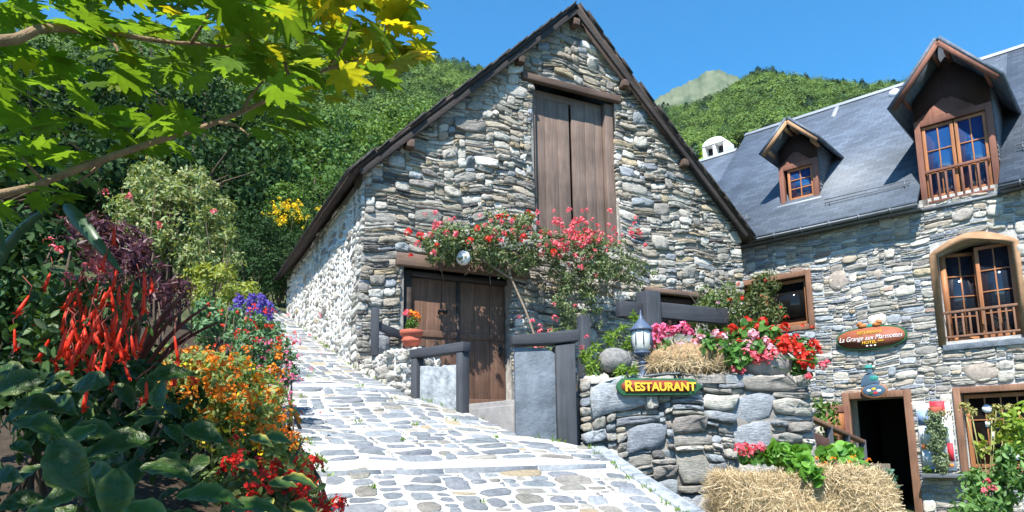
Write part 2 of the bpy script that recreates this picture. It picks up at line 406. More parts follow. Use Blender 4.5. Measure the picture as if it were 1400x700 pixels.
def maple_leaf(lobes=((0, 1.), (29, .98), (-29, .98), (58, .92), (-58, .92), (88, .78), (-88, .78), (122, .52), (-122, .52))):
    lobes = sorted(lobes); pts = [(0., .05)]
    L = [(-150, .12)]
    for k, (a, r) in enumerate(lobes):
        L += [(a-10.5, r*.72), (a-9.5, r*.80), (a-6, r*.81), (a-4.5, r*.90), (a, r), (a+4.5, r*.90), (a+6, r*.81), (a+9.5, r*.80), (a+10.5, r*.72)]
        if k < len(lobes)-1: L.append(((a+lobes[k+1][0])/2, .66*min(r, lobes[k+1][1])+.02))
    L.append((150, .12))
    V = [[0, 0, 0]]
    for a, r in L:
        t = R(a); d = abs((a+14.5) % 29-14.5)/14.5
        V.append([r*math.sin(t), r*math.cos(t), -.24*r*r-.07*d*r+.03])
    return np.array(V), np.array([[0, i, i+1] for i in range(1, len(V)-1)])
MAPLE_V, MAPLE_F = maple_leaf()
def scatter(mb, pos, nrm, size, T, F, jitter=.5, mi=0, col=None, r=None, tangent=None):
    r = r or rng
    pos = np.asarray(pos, float); n = unit(np.asarray(nrm, float)+jitter*r.normal(size=pos.shape))
    t = r.normal(size=pos.shape) if tangent is None else np.asarray(tangent, float)+.25*r.normal(size=pos.shape)
    t = unit(t-(t*n).sum(1, keepdims=True)*n); b = np.cross(n, t)
    s = np.broadcast_to(np.asarray(size, float), (len(pos),))[:, None, None]
    V = pos[:, None]+s*(T[None, :, 0:1]*b[:, None]+T[None, :, 1:2]*t[:, None]+T[None, :, 2:3]*n[:, None])
    k = len(T); FF = (F[None]+np.arange(len(pos))[:, None, None]*k).reshape(-1, F.shape[1])
    c = None if col is None else np.repeat(np.broadcast_to(col, (len(pos), 3)), k, 0)
    mb.add(V.reshape(-1, 3), FF, mi, c); return mb
def lumps(c, r, nl, lr, n, shell=.55, r_=None, flat=1.):
    'points spread over many small lumps that together fill an ellipsoid'
    g = r_ or rng; c = np.asarray(c, float); r = np.broadcast_to(np.asarray(r, float), (3,))
    d = unit(g.normal(size=(nl, 3))); cc = c+d*r*(g.uniform(.25, 1, (nl, 1))**.5)*(1-lr*.5)
    k = g.integers(0, nl, n); dd = unit(g.normal(size=(n, 3)))
    rr = lr*np.min(r)*g.uniform(.6, 1.3, nl)
    p = cc[k]+dd*rr[k, None]*(g.uniform(shell, 1, (n, 1)))*np.array([1, 1, flat])
    return p, unit(dd+.6*unit(p-c)+np.array([0, 0, .5]))

# ================================================================== TERRAIN
def sm(a, b, x):
    t = np.clip((x-a)/(b-a), 0, 1); return t*t*(3-2*t)
STEPS = [-4.12, -1.16, 1.3, 3.9]
def zpath(b):
    b = np.asarray(b, float); z = 2.68+.3*b
    edges = [-10.]+STEPS+[8.]
    dz = np.zeros_like(z)
    for i in range(len(edges)-1):
        k = (b >= edges[i]) & (b < edges[i+1])
        dz = np.where(k, -.012+.024*(1-(b-edges[i])/(edges[i+1]-edges[i])), dz)
    return z+dz
AZP = np.array([-75, -45, -38, -29, -18.4, -12.4, -6.7, -2.6, 1.6, 6.6, 12.5, 14.3, 16.4, 17.9, 19.4, 21.4, 23.1, 25.4, 28, 31.1, 38, 60, 75])
ELP = np.array([14, 25, 27, 29.3, 30.8, 30.7, 30.4, 29.5, 27.0, 25.9, 25.7, 25.8, 25.9, 26.2, 26.9, 27.2, 26.6, 25.8, 25., 24.1, 21.8, 16, 10])
def ground(x, y):
    x = np.asarray(x, float); y = np.asarray(y, float)
    vx, vy = x+.124, y-10.5; c, s_ = BARN.c, BARN.s
    s = vx*c+vy*s_; b = -vx*s_+vy*c
    zp = 2.68+.3*np.clip(b, -11, 45)-.07 + .35*sm(-3.7, -5.2, s)*sm(-9, -4, b)
    yard = .72-.32*sm(5, 12.5, y) + 0*x
    yard = yard+.2*np.clip(y-17, 0, 30)
    k = sm(-1.45, -.75, s)*sm(1., -.5, b)+sm(3.5, 6.5, s)
    z = zp*(1-np.clip(k, 0, 1))+yard*np.clip(k, 0, 1)
    rr = np.hypot(x, y); az = np.degrees(np.arctan2(x, y))
    Rr = 430.; E = np.interp(az, AZP, ELP, left=0, right=0)
    t = np.clip((rr-22)/(Rr-22), 0, None); hz = 1.6+np.tan(np.radians(E))*Rr*np.where(t < 1, t**1.18, 1-.35*np.clip(t-1, 0, 2))
    hz = hz+ (np.sin(x*.021+1)*np.sin(y*.017)+.5*np.sin(x*.05+2)*np.sin(y*.043))*7*sm(60, 160, rr)*sm(1., .75, t)
    w = sm(18, 60, rr)*(np.abs(az) < 75)
    return z*(1-w)+np.maximum(hz, z)*w
def sheet(name, mat, rads, azs, hf, kind='structure'):
    Rr, A = np.meshgrid(rads, np.radians(azs), indexing='ij')
    X, Y = Rr*np.sin(A), Rr*np.cos(A); Z = hf(X, Y)
    n, k = X.shape; idx = np.arange(n*k).reshape(n, k)
    q = np.stack([idx[:-1, :-1], idx[:-1, 1:], idx[1:, 1:], idx[1:, :-1]], -1).reshape(-1, 4)[:, ::-1]
    mb = MB(); mb.add(np.stack([X, Y, Z], -1).reshape(-1, 3), q)
    return mb.build(name, mat, smooth=True, kind=kind)
M['ground'] = plain('grassy_ground', (.055, .075, .025), .4, .6, .95, .8, 8, c2=(.10, .11, .045))
sheet('ground', M['ground'], np.concatenate([[.05], np.geomspace(.6, 60, 130), np.geomspace(63, 1100, 60)]), np.linspace(-180, 180, 361), ground)
def peak(x, y):
    rr = np.hypot(x, y); az = np.degrees(np.arctan2(x, y))
    E = np.interp(az, [5, 9, 10.3, 12.5, 14.7, 16.5, 17.2, 18.0, 19.1, 20.5, 24, 30], [20, 25.8, 26.6, 27.3, 28.05, 28.65, 28.8, 28.65, 28.2, 27.2, 24, 19])
    g = np.clip((rr-1400)/(2300-1400), 0, 2); prof = np.where(g < 1, g**1.1, 1-.5*(g-1))
    z = np.tan(np.radians(E))*2300*prof
    return z+(np.sin(az*1.7)*np.sin(rr*.007)*9+np.sin(az*5+rr*.004)*np.sin(rr*.013+1)*4+np.sin(az*13+rr*.02)*2)*np.clip(prof, 0, 1)
M['alpine'] = plain('alpine_meadow', (.06, .105, .04), .35, .02, .95, 0, c2=(.15, .165, .095))
_a = M['alpine'].node_tree
sheet('mountain', M['alpine'], np.linspace(1400, 2900, 60), np.linspace(4, 31, 300), peak)

# ================================================================== PATH
def redge(b): return np.interp(b, [-10, -5.2, -3.5, -3.3, -2.2, -1.43, 0, .05, 8], [-1.2, -1.06, -.84, -1.2, -1.52, -1.86, -2.15, -2.17, -2.17])
def ledge(b): return np.interp(b, [-10, -7, -4, 0, 8], [-3.95, -3.75, -3.55, -3.5, -3.6])
mb = MB(); bs = np.unique(np.concatenate([np.linspace(-10, 8, 91)]+[[e-.001, e+.001] for e in STEPS]))
V = []; nx = 10
for b in bs:
    for i in range(nx+1):
        s = ledge(b)+(redge(b)-ledge(b))*i/nx; V.append((s, b, float(zpath(b))+.008*math.sin(s*3+b*2)))
idx = np.arange(len(bs)*(nx+1)).reshape(len(bs), nx+1)
mb.add(V, np.stack([idx[:-1, :-1], idx[:-1, 1:], idx[1:, 1:], idx[1:, :-1]], -1).reshape(-1, 4))
cobT = [(3, (.2, .40), (.12, .19), 3.2, dict(slate=4, blue=4, grey=2, pale=1, tan=.4), 1.), (2, (.12, .24), (.08, .13), 2.6, dict(slate=2, blue=3, grey=2, pale=2, tan=.7), 1.), (.8, (.35, .5), (.14, .22), 3.2, dict(slate=3, blue=4, grey=2), 1.)]
def inpath(U, Vv): return (U > ledge(Vv)+.02) & (U < redge(Vv)-.04) & np.all([np.abs(Vv-e-.06) > .10 for e in STEPS], axis=0)
pv, pf, pc = stones(-4, -.7, -8.5, 7.5, inpath, cobT, .03, .025, gap=.022, depth=.012, warp=.075, drop=.06, rough=.08, rnd=.006, seed=5)
P = np.stack([pv[:, 0], pv[:, 1], zpath(pv[:, 1])+.008*np.sin(pv[:, 0]*3+pv[:, 1]*2)+pv[:, 2]], 1)
mb.add(P, pf, 1, pc)
# slate kerb stones at each step
r_ = np.random.default_rng(3)
for e in STEPS:
    x = float(ledge(e)); end = float(redge(e))-.02
    while x < end-.1:
        w = min(r_.uniform(.45, 1.0), end-x); z = float(zpath(e+.01)); c = np.array(PAL['slate'])*r_.uniform(1.1, 1.8)
        o = r_.normal(0, .008); zz = z+r_.uniform(.004, .012)
        mb.box(x+.01, x+w-.012, e-.02+o, e+.09+o, z-.12, zz, 1, c); x += w
path = mb.build('path', [M['path_mortar'], M['cobble']], fr=BARN, smooth=False, kind='structure')
# flat kerb running down beside the path below the garden wall
mb = MB()
for b0, b1 in ((-4.35, -3.62), (-5.2, -4.38), (-6.1, -5.23), (-7.2, -6.13)):
    s0, s1 = float(redge(b0)), float(redge(b1)); z0, z1 = float(zpath(b0)), float(zpath(b1)); w = .17
    V = [(s0, b0, z0-.2), (s0+w, b0, z0-.2), (s1+w, b1, z1-.2), (s1, b1, z1-.2), (s0, b0, z0+.03), (s0+w, b0, z0+.03), (s1+w, b1, z1+.03), (s1, b1, z1+.03)]
    mb.add(V, np.array([[3, 2, 1, 0], [4, 5, 6, 7], [0, 1, 5, 4], [2, 3, 7, 6], [1, 2, 6, 5], [3, 0, 4, 7]]))
mb.build('kerb', M['rough_slab'], fr=BARN, kind='structure', bevel=.012)

mb = MB(); ii, jj = np.meshgrid(np.linspace(0, 1, 26), np.linspace(-9.5, 3, 110)); ss = -9+(ledge(jj)+.04+9)*ii
wx = BARN.o[0]+ss*BARN.c-jj*BARN.s; wy = BARN.o[1]+ss*BARN.s+jj*BARN.c; zz = ground(wx, wy)+.05*sm(.98, .9, ii)+.012
idx = np.arange(ii.size).reshape(ii.shape); mb.add(np.stack([ss, jj, zz], -1).reshape(-1, 3), np.stack([idx[:-1, :-1], idx[:-1, 1:], idx[1:, 1:], idx[1:, :-1]], -1).reshape(-1, 4))
mb.build('flower_bed', M['soil'], fr=BARN, kind='structure')

# ================================================================== BARN
barn = thing('stone_barn', 'steep-gabled grey stone barn with a plank hayloft hatch above its brown door', 'barn', BARN, (0, 0, 2.1))
AP = (1.37, 9.04); EL = (-2.33, 5.46); ER = (5.0, 5.46)      # underside of the roof at the gable
def rooflineL(s): return np.where(s < AP[0], EL[1]+(s-EL[0])*(AP[1]-EL[1])/(AP[0]-EL[0]), AP[1]-(s-AP[0])*(AP[1]-ER[1])/(ER[0]-AP[0]))
XL, XR = -2.2, 4.93
zl, zr = float(rooflineL(XL)), float(rooflineL(XR))
H_door = rect(-1.58, .12, 2.2, 4.22); H_hatch = rect(.58, 2.2, 4.95, 7.56); H_win = rect(2.78, 3.84, 3.55, 4.22)
mb = MB(); W, Fc = solid_wall([(XL, .8), (XR, .8), (XR, zr), AP, (XL, zl)], [H_door, H_hatch, H_win], 0, .5); mb.add(W, Fc)
def in_gable(U, Vv):
    k = (U > XL) & (U < XR-.02) & (Vv > 1.2) & (Vv < rooflineL(U)-.02)
    for a, b, c, d in ((-1.6, .14, 2.1, 4.4), (.55, 2.22, 4.93, 7.70), (2.72, 3.9, 3.5, 4.32), (-1.72, .45, 4.2, 4.42), (.36, 2.3, 7.5, 7.70), (2.6, 3.95, 4.2, 4.33)):
        k &= ~((U > a) & (U < b) & (Vv > c) & (Vv < d))
    return k
gT = [(8, (.16, .55), (.025, .065), 7., dict(grey=3.5, pale=3, dark=1.5, blue=.8, tan=.6, warm=2), 1.), (2.6, (.2, .48), (.08, .14), 5.5, dict(grey=2.4, pale=3.4, blue=.8, warm=2.6, tan=.6, white=.5), 1.2),
      (1.0, (.14, .26), (.10, .16), 3.2, dict(pale=4, grey=2, white=1, blue=.5, warm=1.4, tan=.4), 1.4), (.45, (.32, .55), (.15, .24), 4.5, dict(pale=3, white=1, blue=1, grey=1), 1.5), (2.6, (.06, .16), (.03, .06), 4., dict(grey=3, pale=1, dark=1.5, warm=1), .8)]
gv, gf, gc = stones(XL, XR, .9, 9.1, in_gable, gT, .035, .025, gap=.003, depth=.036, warp=.06, rnd=.005, seed=11)
mb.add(np.stack([gv[:, 0], -gv[:, 2], gv[:, 1]], 1), gf, 1, gc)
mb.build('gable_wall', [M['mortar'], M['stone']], barn, smooth=False)
# uphill side wall, lime washed and rough
mb = MB(); mb.box(XL, XL+.5, .5, 6.5, 1.5, zl-.08); mb.box(XL+.001, XL+.499, 0.003, .5, .8, zl-.08)
def in_side(U, Vv): return (U > -.02) & (U < 6.5) & (Vv > 1.4) & (Vv < zl-.1)
sT = [(4, (.14, .36), (.07, .13), 2.6, dict(white=7, pale=3, grey=.7, blue=.3), 1.2), (2, (.2, .5), (.12, .2), 2.6, dict(white=4, pale=3, grey=1, tan=.3), 1.5), (2, (.08, .18), (.05, .09), 2.4, dict(white=3, pale=2, grey=1.5), .9)]
wv, wf_, wc = stones(0., 6.5, 1.4, 5.6, in_side, sT, .035, .03, gap=.018, depth=.016, warp=.05, rnd=.012, seed=23)
mb.add(np.stack([XL-wv[:, 2], wv[:, 0], wv[:, 1]], 1), wf_, 1, wc)
mb.build('side_wall', [M['lime'], M['white_stone']], barn, smooth=True)
mb = MB(); mb.box(XR-.5, XR, .5, 6.5, .8, zr-.08); mb.box(XL, XR, 6.0, 6.5, .8, zl-.1)
mb.add(*(lambda w: (w[0], w[1]))(solid_wall([(XL, zl-.1), (XR, zr-.1), AP], [], 6.1, 6.5)))
bv, bf, bc = stones(.02, 6.5, 1., 5.5, lambda U, Vv: (Vv < zr-.1) & (U < 6.5), gT, .05, .035, gap=.01, depth=.05, seed=29)
mb.add(np.stack([XR+bv[:, 2], bv[:, 0], bv[:, 1]], 1), bf, 1, bc)
mb.build('back_wall', [M['mortar'], M['stone']], barn, smooth=True)
# roof: boards plus ragged slates
y0, y1 = -.24, 6.75
roof = MB()
for sg, E_, mi in ((-1, EL, 0), (1, ER, 0)):
    a = np.array([AP[0], AP[1]+.03]); e = np.array(E_)+[0, .03]; d = e-a; L = np.linalg.norm(d); d = d/L; n = np.array([-d[1], d[0]])*(1 if d[0] < 0 else 1)
    if n[1] < 0: n = -n
    e2 = e+d*.06
    q = [tuple(a), tuple(e2), tuple(e2+n*.04), tuple(a+n*.04)]
    roof.prism(q, y0+.03, y1, 'xz', 0)
    t = 0.; rr_ = np.random.default_rng(31+sg)
    while t < L+.1:
        wd = rr_.uniform(.16, .30); p0 = a+d*t; th = rr_.uniform(.018, .034); lift = rr_.uniform(.042, .06)
        for yy in (y0, y0+.35):
            oo = rr_.normal(0, .018)
            c0 = p0+n*lift; c1 = p0+d*min(wd*1.5, L+.12-t+.04)+n*(lift-.025); nt_ = n*th
            roof.prism([tuple(c0), tuple(c1), tuple(c1+nt_), tuple(c0+nt_)], yy+oo, yy+.4, 'xz', 1)
        roof.prism([tuple(p0+n*.045), tuple(p0+d*wd*1.2+n*.04), tuple(p0+d*wd*1.2+n*.06), tuple(p0+n*.07)], y0+.7, y1+rr_.normal(0, .03), 'xz', 1)
        t += wd
    # eave course along the long side, ragged
    yy = y0
    while yy < y1:
        wd = rr_.uniform(.25, .5); oo = rr_.uniform(.0, .07); th = rr_.uniform(.02, .035)
        c0 = e-d*.4+n*.06; c1 = e+d*(.09+oo)+n*.042
        roof.prism([tuple(c0), tuple(c1), tuple(c1+n*th), tuple(c0+n*th)], yy+.004, min(yy+wd, y1), 'xz', 1); yy += wd
rf = roof.build('roof', [M['rafter'], M['thatch_slate']], barn)
mb = MB()
for E_ in (EL, ER):
    a = np.array([AP[0], -.17, AP[1]-.06]); e = np.array([E_[0]*.985+AP[0]*.015, -.17, E_[1]+.055-.06]); mb.bar(a, e, .05, .085)
mb.build('barge_board', M['barge'], rf, bevel=.006)
for s in (-1.55, .3, AP[0], 2.35, 3.6):
    z = float(rooflineL(np.array(s)))-.17-.08*(s == AP[0]); mb = MB(); mb.box(s-.06, s+.06, -.19, .2, z-.07, z+.05); mb.build('purlin_end', M['beam_x'], rf, bevel=.01)
# lintels
mb = MB(); mb.box(.36, 2.30, -.085, .3, 7.56, 7.68); mb.build('hatch_lintel', M['beam_x'], barn, bevel=.015)
mb = MB(); mb.box(-1.70, .42, -.075, .3, 4.22, 4.41); mb.build('door_lintel', M['beam_pale'], barn, bevel=.02)
mb = MB(); mb.box(2.62, 3.93, -.08, .3, 4.22, 4.31); mb.build('window_lintel', M['beam_pale'], barn, bevel=.015)
# hayloft hatch
h = MB()
for a, b, dy in ((.66, .88, .0), (.885, 1.13, .004), (1.135, 1.36, .0), (1.40, 1.66, -.02), (1.665, 1.86, -.024), (1.865, 2.02, -.02)): h.box(a, b, .16+dy, .20+dy, 5.08, 7.5)
hatch = h.build('hatch', M['old_wood'], barn, bevel=.006)
h = MB(); h.box(.585, .655, .06, .26, 4.96, 7.55); h.box(2.03, 2.195, .05, .26, 4.96, 7.55); h.box(.66, 2.025, .15, .26, 7.42, 7.55); h.box(.66, 1.22, .05, .2, 5.02, 5.075)
h.build('hatch_frame', M['old_wood'], barn, bevel=.006)
h = MB(); h.box(.6, 2.18, .22, .26, 4.95, 5.2); h.build('lower_plank', M['old_wood'], barn)
# brown double door
def leaf(s0, s1, name='door_leaf'):
    d = MB(); n = 3; w = (s1-s0)/n
    for k in range(n): d.box(s0+k*w+.002, s0+(k+1)*w-.002, .17+.003*(k % 2), .215, 2.22, 4.12)
    d.box(s0+.004, s1-.004, .152, .169, 2.24, 2.36); d.box(s0+.004, s1-.004, .152, .169, 3.25, 3.35)
    return d.build(name, M['door_wood'], barn, bevel=.005)
l1 = leaf(-1.42, -.70); l2 = leaf(-.66, .10)
k = MB(); k.box(-1.0, -.86, .115, .13, 3.62, 3.66); k.box(-1.0, -.98, .13, .17, 3.62, 3.66); k.box(-.88, -.86, .13, .17, 3.62, 3.66); k.build('door_handle', M['iron'], l1)
k = MB(); k.box(.0, .035, .13, .17, 3.02, 3.16); k.build('latch', M['iron'], l2)
k = MB(); k.box(-1.575, -1.44, .08, .36, 2.2, 4.2); k.box(-1.44, .115, .1, .36, 4.13, 4.2); k.box(-.70, -.66, .145, .2, 2.22, 4.12)
k.build('door_frame', M['rafter'], barn)
k = MB(); k.box(-1.58, .12, -.02, .36, 2.05, 2.19); k.build('door_sill', M['step'], barn, bevel=.015)
# side window: dark wooden casement
k = MB(); k.box(2.79, 2.88, .1, .2, 3.56, 4.21); k.box(3.74, 3.83, .1, .2, 3.56, 4.21); k.box(2.88, 3.74, .1, .2, 4.1, 4.21); k.box(3.28, 3.34, .11, .2, 3.56, 4.1)
wd = k.build('window', M['dormer_dark'], barn)
k = MB(); k.box(2.88, 3.74, .16, .17, 3.56, 4.1); k.build('pane', M['dark_glass'], wd)

# ================================================================== HOTEL
hotel = thing('stone_hotel', 'long grey stone hotel with blue slate roof, dormers and varnished wooden windows', 'hotel', HOTEL, (0, 0, .35))
HX0, HX1, EZ = -5.6, 5.2, 6.02
AW = (.70, 1.83, 3.42, 5.02, .17)           # arched window opening (x0,x1,z0,zspring,rise)
def arch(x0, x1, z0, zs, rise, n=10):
    return [(x0, z0), (x1, z0)]+[(x1+(x0-x1)*i/n, zs+rise*math.sin(math.pi*i/n)) for i in range(n+1)]
holes = [rect(-1.02, -.07, .38, 2.48), arch(*AW), rect(.83, 1.95, 1.16, 2.48), rect(-3.6, -1.66, 4.06, 5.07), rect(2.7, 3.8, 3.4, 5.1), rect(2.7, 3.8, 1.2, 2.5)]
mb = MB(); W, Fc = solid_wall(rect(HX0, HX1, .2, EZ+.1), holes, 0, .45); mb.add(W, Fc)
def in_fac(U, Vv):
    k = (U > -4.9) & (U < 4.2) & (Vv > .35) & (Vv < EZ-.03)
    for a, b, c, d in ((-1.16, .04, .3, 2.6), (.62, 1.92, 3.3, 5.26), (.70, 2.08, 1.04, 2.60), (-3.7, -1.54, 3.95, 5.18), (2.6, 3.9, 3.3, 5.2), (2.6, 3.9, 1.1, 2.6)):
        k &= ~((U > a) & (U < b) & (Vv > c) & (Vv < d))
    return k
hT = [(6, (.16, .5), (.025, .06), 5.5, dict(blue=3, grey=3, slate=1.4, pale=3, dark=.3), 1.), (3, (.2, .45), (.07, .12), 3.4, dict(blue=2.5, grey=2.5, pale=3, warm=1.5, rust=.3), 1.1), (.7, (.22, .36), (.14, .24), 3.2, dict(pale=4, grey=1.5, warm=2, blue=1, tan=.5), 1.3), (2, (.06, .16), (.03, .05), 3.2, dict(slate=2, blue=2, grey=2, rust=.3), .9)]
hv, hf, hc = stones(-4.9, 4.2, .3, EZ, in_fac, hT, .035, .02, gap=.004, depth=.028, warp=.035, rnd=.004, seed=41)
mb.add(np.stack([hv[:, 0], -hv[:, 2], hv[:, 1]], 1), hf, 1, hc)
mb.build('facade_wall', [M['mortar_light'], M['house_stone']], hotel, smooth=False)
mb = MB(); mb.box(HX0, HX0+.4, .45, 8.2, .2, EZ); mb.box(HX1-.4, HX1, .45, 8.2, .2, EZ); mb.box(HX0, HX1, 8.2, 8.6, .2, EZ)
for x0, x1 in ((HX0, HX0+.4), (HX1-.4, HX1)): mb.add(np.array([(x, y, z) for x in (x0, x1) for y, z in ((.2, EZ), (8.4, EZ), (4.2, 10.1))]), [np.array([[0, 1, 2], [5, 4, 3]]), np.array([[0, 2, 5, 3], [2, 1, 4, 5]])])
mb.build('end_wall', M['mortar_light'], hotel)
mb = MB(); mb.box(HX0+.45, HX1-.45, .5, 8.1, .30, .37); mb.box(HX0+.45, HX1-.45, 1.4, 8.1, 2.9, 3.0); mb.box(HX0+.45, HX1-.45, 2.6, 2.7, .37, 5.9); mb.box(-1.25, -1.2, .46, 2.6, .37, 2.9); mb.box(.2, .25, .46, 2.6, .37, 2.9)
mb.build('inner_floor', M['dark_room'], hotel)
# roof slopes
def slope(mb, x0, x1, b0, z0, b1, z1, th=.07, cut=None):
    L = math.hypot(b1-b0, z1-z0); n = np.array([0, -(z1-z0)/L, (b1-b0)/L])
    if n[2] < 0: n = -n
    V = np.array([[x0, b0, z0], [x1, b0, z0], [x1, b1, z1], [x0, b1, z1]], float); V2 = V+n*th
    C = np.array([[x0, 0, 0], [x1, 0, 0], [x1, L, 0], [x0, L, 0]], float)+20
    mb.add(np.concatenate([V, V2]), np.array([[3, 2, 1, 0], [4, 5, 6, 7], [0, 1, 5, 4], [1, 2, 6, 5], [2, 3, 7, 6], [3, 0, 4, 7]]), 0, np.concatenate([C, C]))
mb = MB()
RB, RZ = 4.0, EZ-.06+4.35
def rz(b): return EZ-.06+(b+.35)
slope(mb, -4.35, .555, -.35, rz(-.35), RB, rz(RB)); slope(mb, 1.81, HX1+.2, -.35, rz(-.35), RB, rz(RB)); slope(mb, .556, 1.809, 1.0, rz(1.0), RB, rz(RB))
slope(mb, HX0-.2, -4.352, -.35, rz(-.35), 3.35, rz(3.35))
slope(mb, -4.35, HX1+.2, 8.8, rz(RB)-4.8, RB+.001, rz(RB)); slope(mb, HX0-.2, -4.352, 8.8, rz(RB)-4.8, 3.352, rz(3.35))
roofh = mb.build('roof', M['slates'], hotel)
mb = MB()
for x0, x1, b in ((-4.38, HX1+.22, RB), (HX0-.22, -4.385, 3.35)):
    z = rz(b)+.11; mb.prism([(b-.13, z-.10), (b, z+.02), (b+.13, z-.10), (b+.13, z-.125), (b, z-.01), (b-.13, z-.125)], x0, x1, 'yz')
mb.build('ridge_cap', M['pale_zinc'], roofh)
mb = MB()
for x0, x1 in ((-5.7, .56), (1.80, HX1+.2)):
    prof = [(-.36+.055*math.cos(a), rz(-.35)+.0+.055*math.sin(a)) for a in np.linspace(math.pi, 2*math.pi, 7)]; prof2 = [(-.36+.043*math.cos(a), rz(-.35)+.0+.043*math.sin(a)) for a in np.linspace(2*math.pi, math.pi, 7)]
    mb.prism(prof+prof2, x0, x1, 'yz')
    mb.box(x0, x1, -.26, .0, rz(-.35)-.06, rz(-.35)-.03)
    x = x0+.3
    while x < x1: mb.box(x-.012, x+.012, -.425, -.28, rz(-.35)-.063, rz(-.35)+.02); x += .55
mb.build('gutter', M['zinc'], roofh)
# snow bars
def snowbar(x0, x1, b):
    mb = MB()
    for k in (0, 1): mb.tube([(x0, b-.08, rz(b)+.10+.07*k), (x1, b-.08, rz(b)+.10+.07*k)], .009, 6)
    for x in np.linspace(x0+.1, x1-.1, max(2, int((x1-x0)/.8)+1)): mb.bar((x, b-.08, rz(b)-.02), (x, b-.08, rz(b)+.2),   .016, .008, upd=(0, 1, 0)); mb.bar((x, b-.08, rz(b)+.02), (x, b+.16, rz(b+.16)+.08), .014, .006)
    mb.build('snow_guard', M['zinc'], roofh)
snowbar(-1.18, .40, .1); snowbar(-3.6, -2.78, .22); snowbar(2.05, 4.5, .35)
# roof light slots near the ridge
for x0, x1, b0, b1 in ((-3.05, -2.92, 3.1, 3.75), (-1.9, -1.80, 3.45, 3.85)):
    mb = MB(); mb.prism([(b0, rz(b0)+.06), (b1, rz(b1)+.06), (b1, rz(b1)+.14), (b0, rz(b0)+.14)], x0, x1, 'yz'); mb.build('skylight', M['pale_zinc'], roofh)
mb = MB(); mb.ball((-.45, 3.62, rz(3.62)+.1), (.14, .14, .13), 10, 6); mb.build('roof_vent', M['white_paint'], roofh, smooth=True)

# dormers
def dormer(x0, x1, z0, z1, yf, apex, tipx, tipz, over, big):
    d = MB(); cx = (x0+x1)/2; back = apex-EZ+.06-.35+.4
    mb = MB()
    mb.box(x0, x0+.10, yf, yf+.12, z0, z1); mb.box(x1-.10, x1, yf, yf+.12, z0, z1)
    top = tipz+(apex-tipz)*(1-(x1-cx)/tipx)-.05
    mb.box(x0+.1, x1-.1, yf+.0, yf+.1, z1-.12, z1)
    o = mb.build('dormer', M['dormer_wood'], roofh, bevel=.004)
    g = MB(); g.prism([(x0+.004, z1+.003), (x1-.004, z1+.003), (x1-.004, top), (cx, apex-.10), (x0+.004, top)], yf+.05, yf+.1); g.build('gable_board', M['dormer_dark'], o)  # shade of the roof overhang is put into the board's dark colour
    # pale scalloped crest board over the window
    n = 9; xs = np.linspace(x0+.03, x0+(x1-x0)*.80, n); g = MB()
    hgt = .34 if big else .26
    pts = [(xs[0], z1+.01)]+[(x, z1+(.0 if i % 2 else -.035)) for i, x in enumerate(xs)]+[(xs[-1], z1+.03), (x0+(x1-x0)*.52, z1+hgt*.95), (x0+(x1-x0)*.45, z1+hgt*.9), (x0+(x1-x0)*.42, z1+hgt)]
    g.prism(pts, yf+.018, yf+.045); g.build('crest_board', M['dormer_wood'], o)
    # cheeks clad in slate
    ch = MB()
    for x, xx in ((x0, x0+.04), (x1-.04, x1)):
        yb = yf+.12
        pr = [(yb, max(z0, rz(yb)+.0)), (yb, top), (top-EZ+.06-.35, top)]
        ch.prism(pr, x, xx, 'yz')
        z = max(z0, rz(yb))+.04
        while z < top-.05:
            yb2 = z-EZ+.06-.35; xo = x-.012 if x == x0 else x+.04
            if yb2 > yb+.05: ch.prism([(yb, z), (yb, z+.075), (yb2+.05, z+.085), (yb2+.02, z)], xo+.002, xo+.010, 'yz')
            z += .085
    ch.build('slate_cheek', M['zinc'], o)
    # small roof
    rb = MB(); a = np.array([cx, apex]); 
    for sg in (-1, 1):
        e = np.array([cx+sg*tipx, tipz]); dd = (e-a)/np.linalg.norm(e-a); nn = np.array([-dd[1], dd[0]]); nn = nn if nn[1] > 0 else -nn
        V = []
        for p in (a, e):
            yb = p[1]-EZ+.06-.35+.12
            V += [(p[0], yf-over, p[1]), (p[0], max(yb, yf+.1), p[1])]
        V = np.array(V); off = np.array([nn[0], 0, nn[1]])*.06; A2 = np.concatenate([V, V+off])
        C = np.zeros((8, 3))+20; Ls = np.linalg.norm(e-a); C[[0, 1, 4, 5], 1] += Ls; C[:, 0] = A2[:, 1]+20
        rb.add(A2, np.array([[0, 1, 3, 2], [4, 6, 7, 5], [0, 2, 6, 4], [2, 3, 7, 6], [3, 1, 5, 7], [1, 0, 4, 5]]), 0, C)
    rr = rb.build('dormer_roof', M['slates'], o)
    bb = MB()
    for sg in (-1, 1):
        a3 = np.array([cx, yf-over+.03, apex-.06]); e3 = np.array([cx+sg*tipx*.93, yf-over+.03, tipz+(apex-tipz)*.07-.06]); bb.bar(a3, e3, .05, .10 if big else .08)
        for q in (.12, .8): p = a3+(e3-a3)*q; bb.box(p[0]-.03, p[0]+.03, yf-over+.06, yf+.05, p[2]-.10, p[2]-.03)
    bb.build('barge_board', M['dormer_wood'] if big else M['tan_frame'], o)
    return o
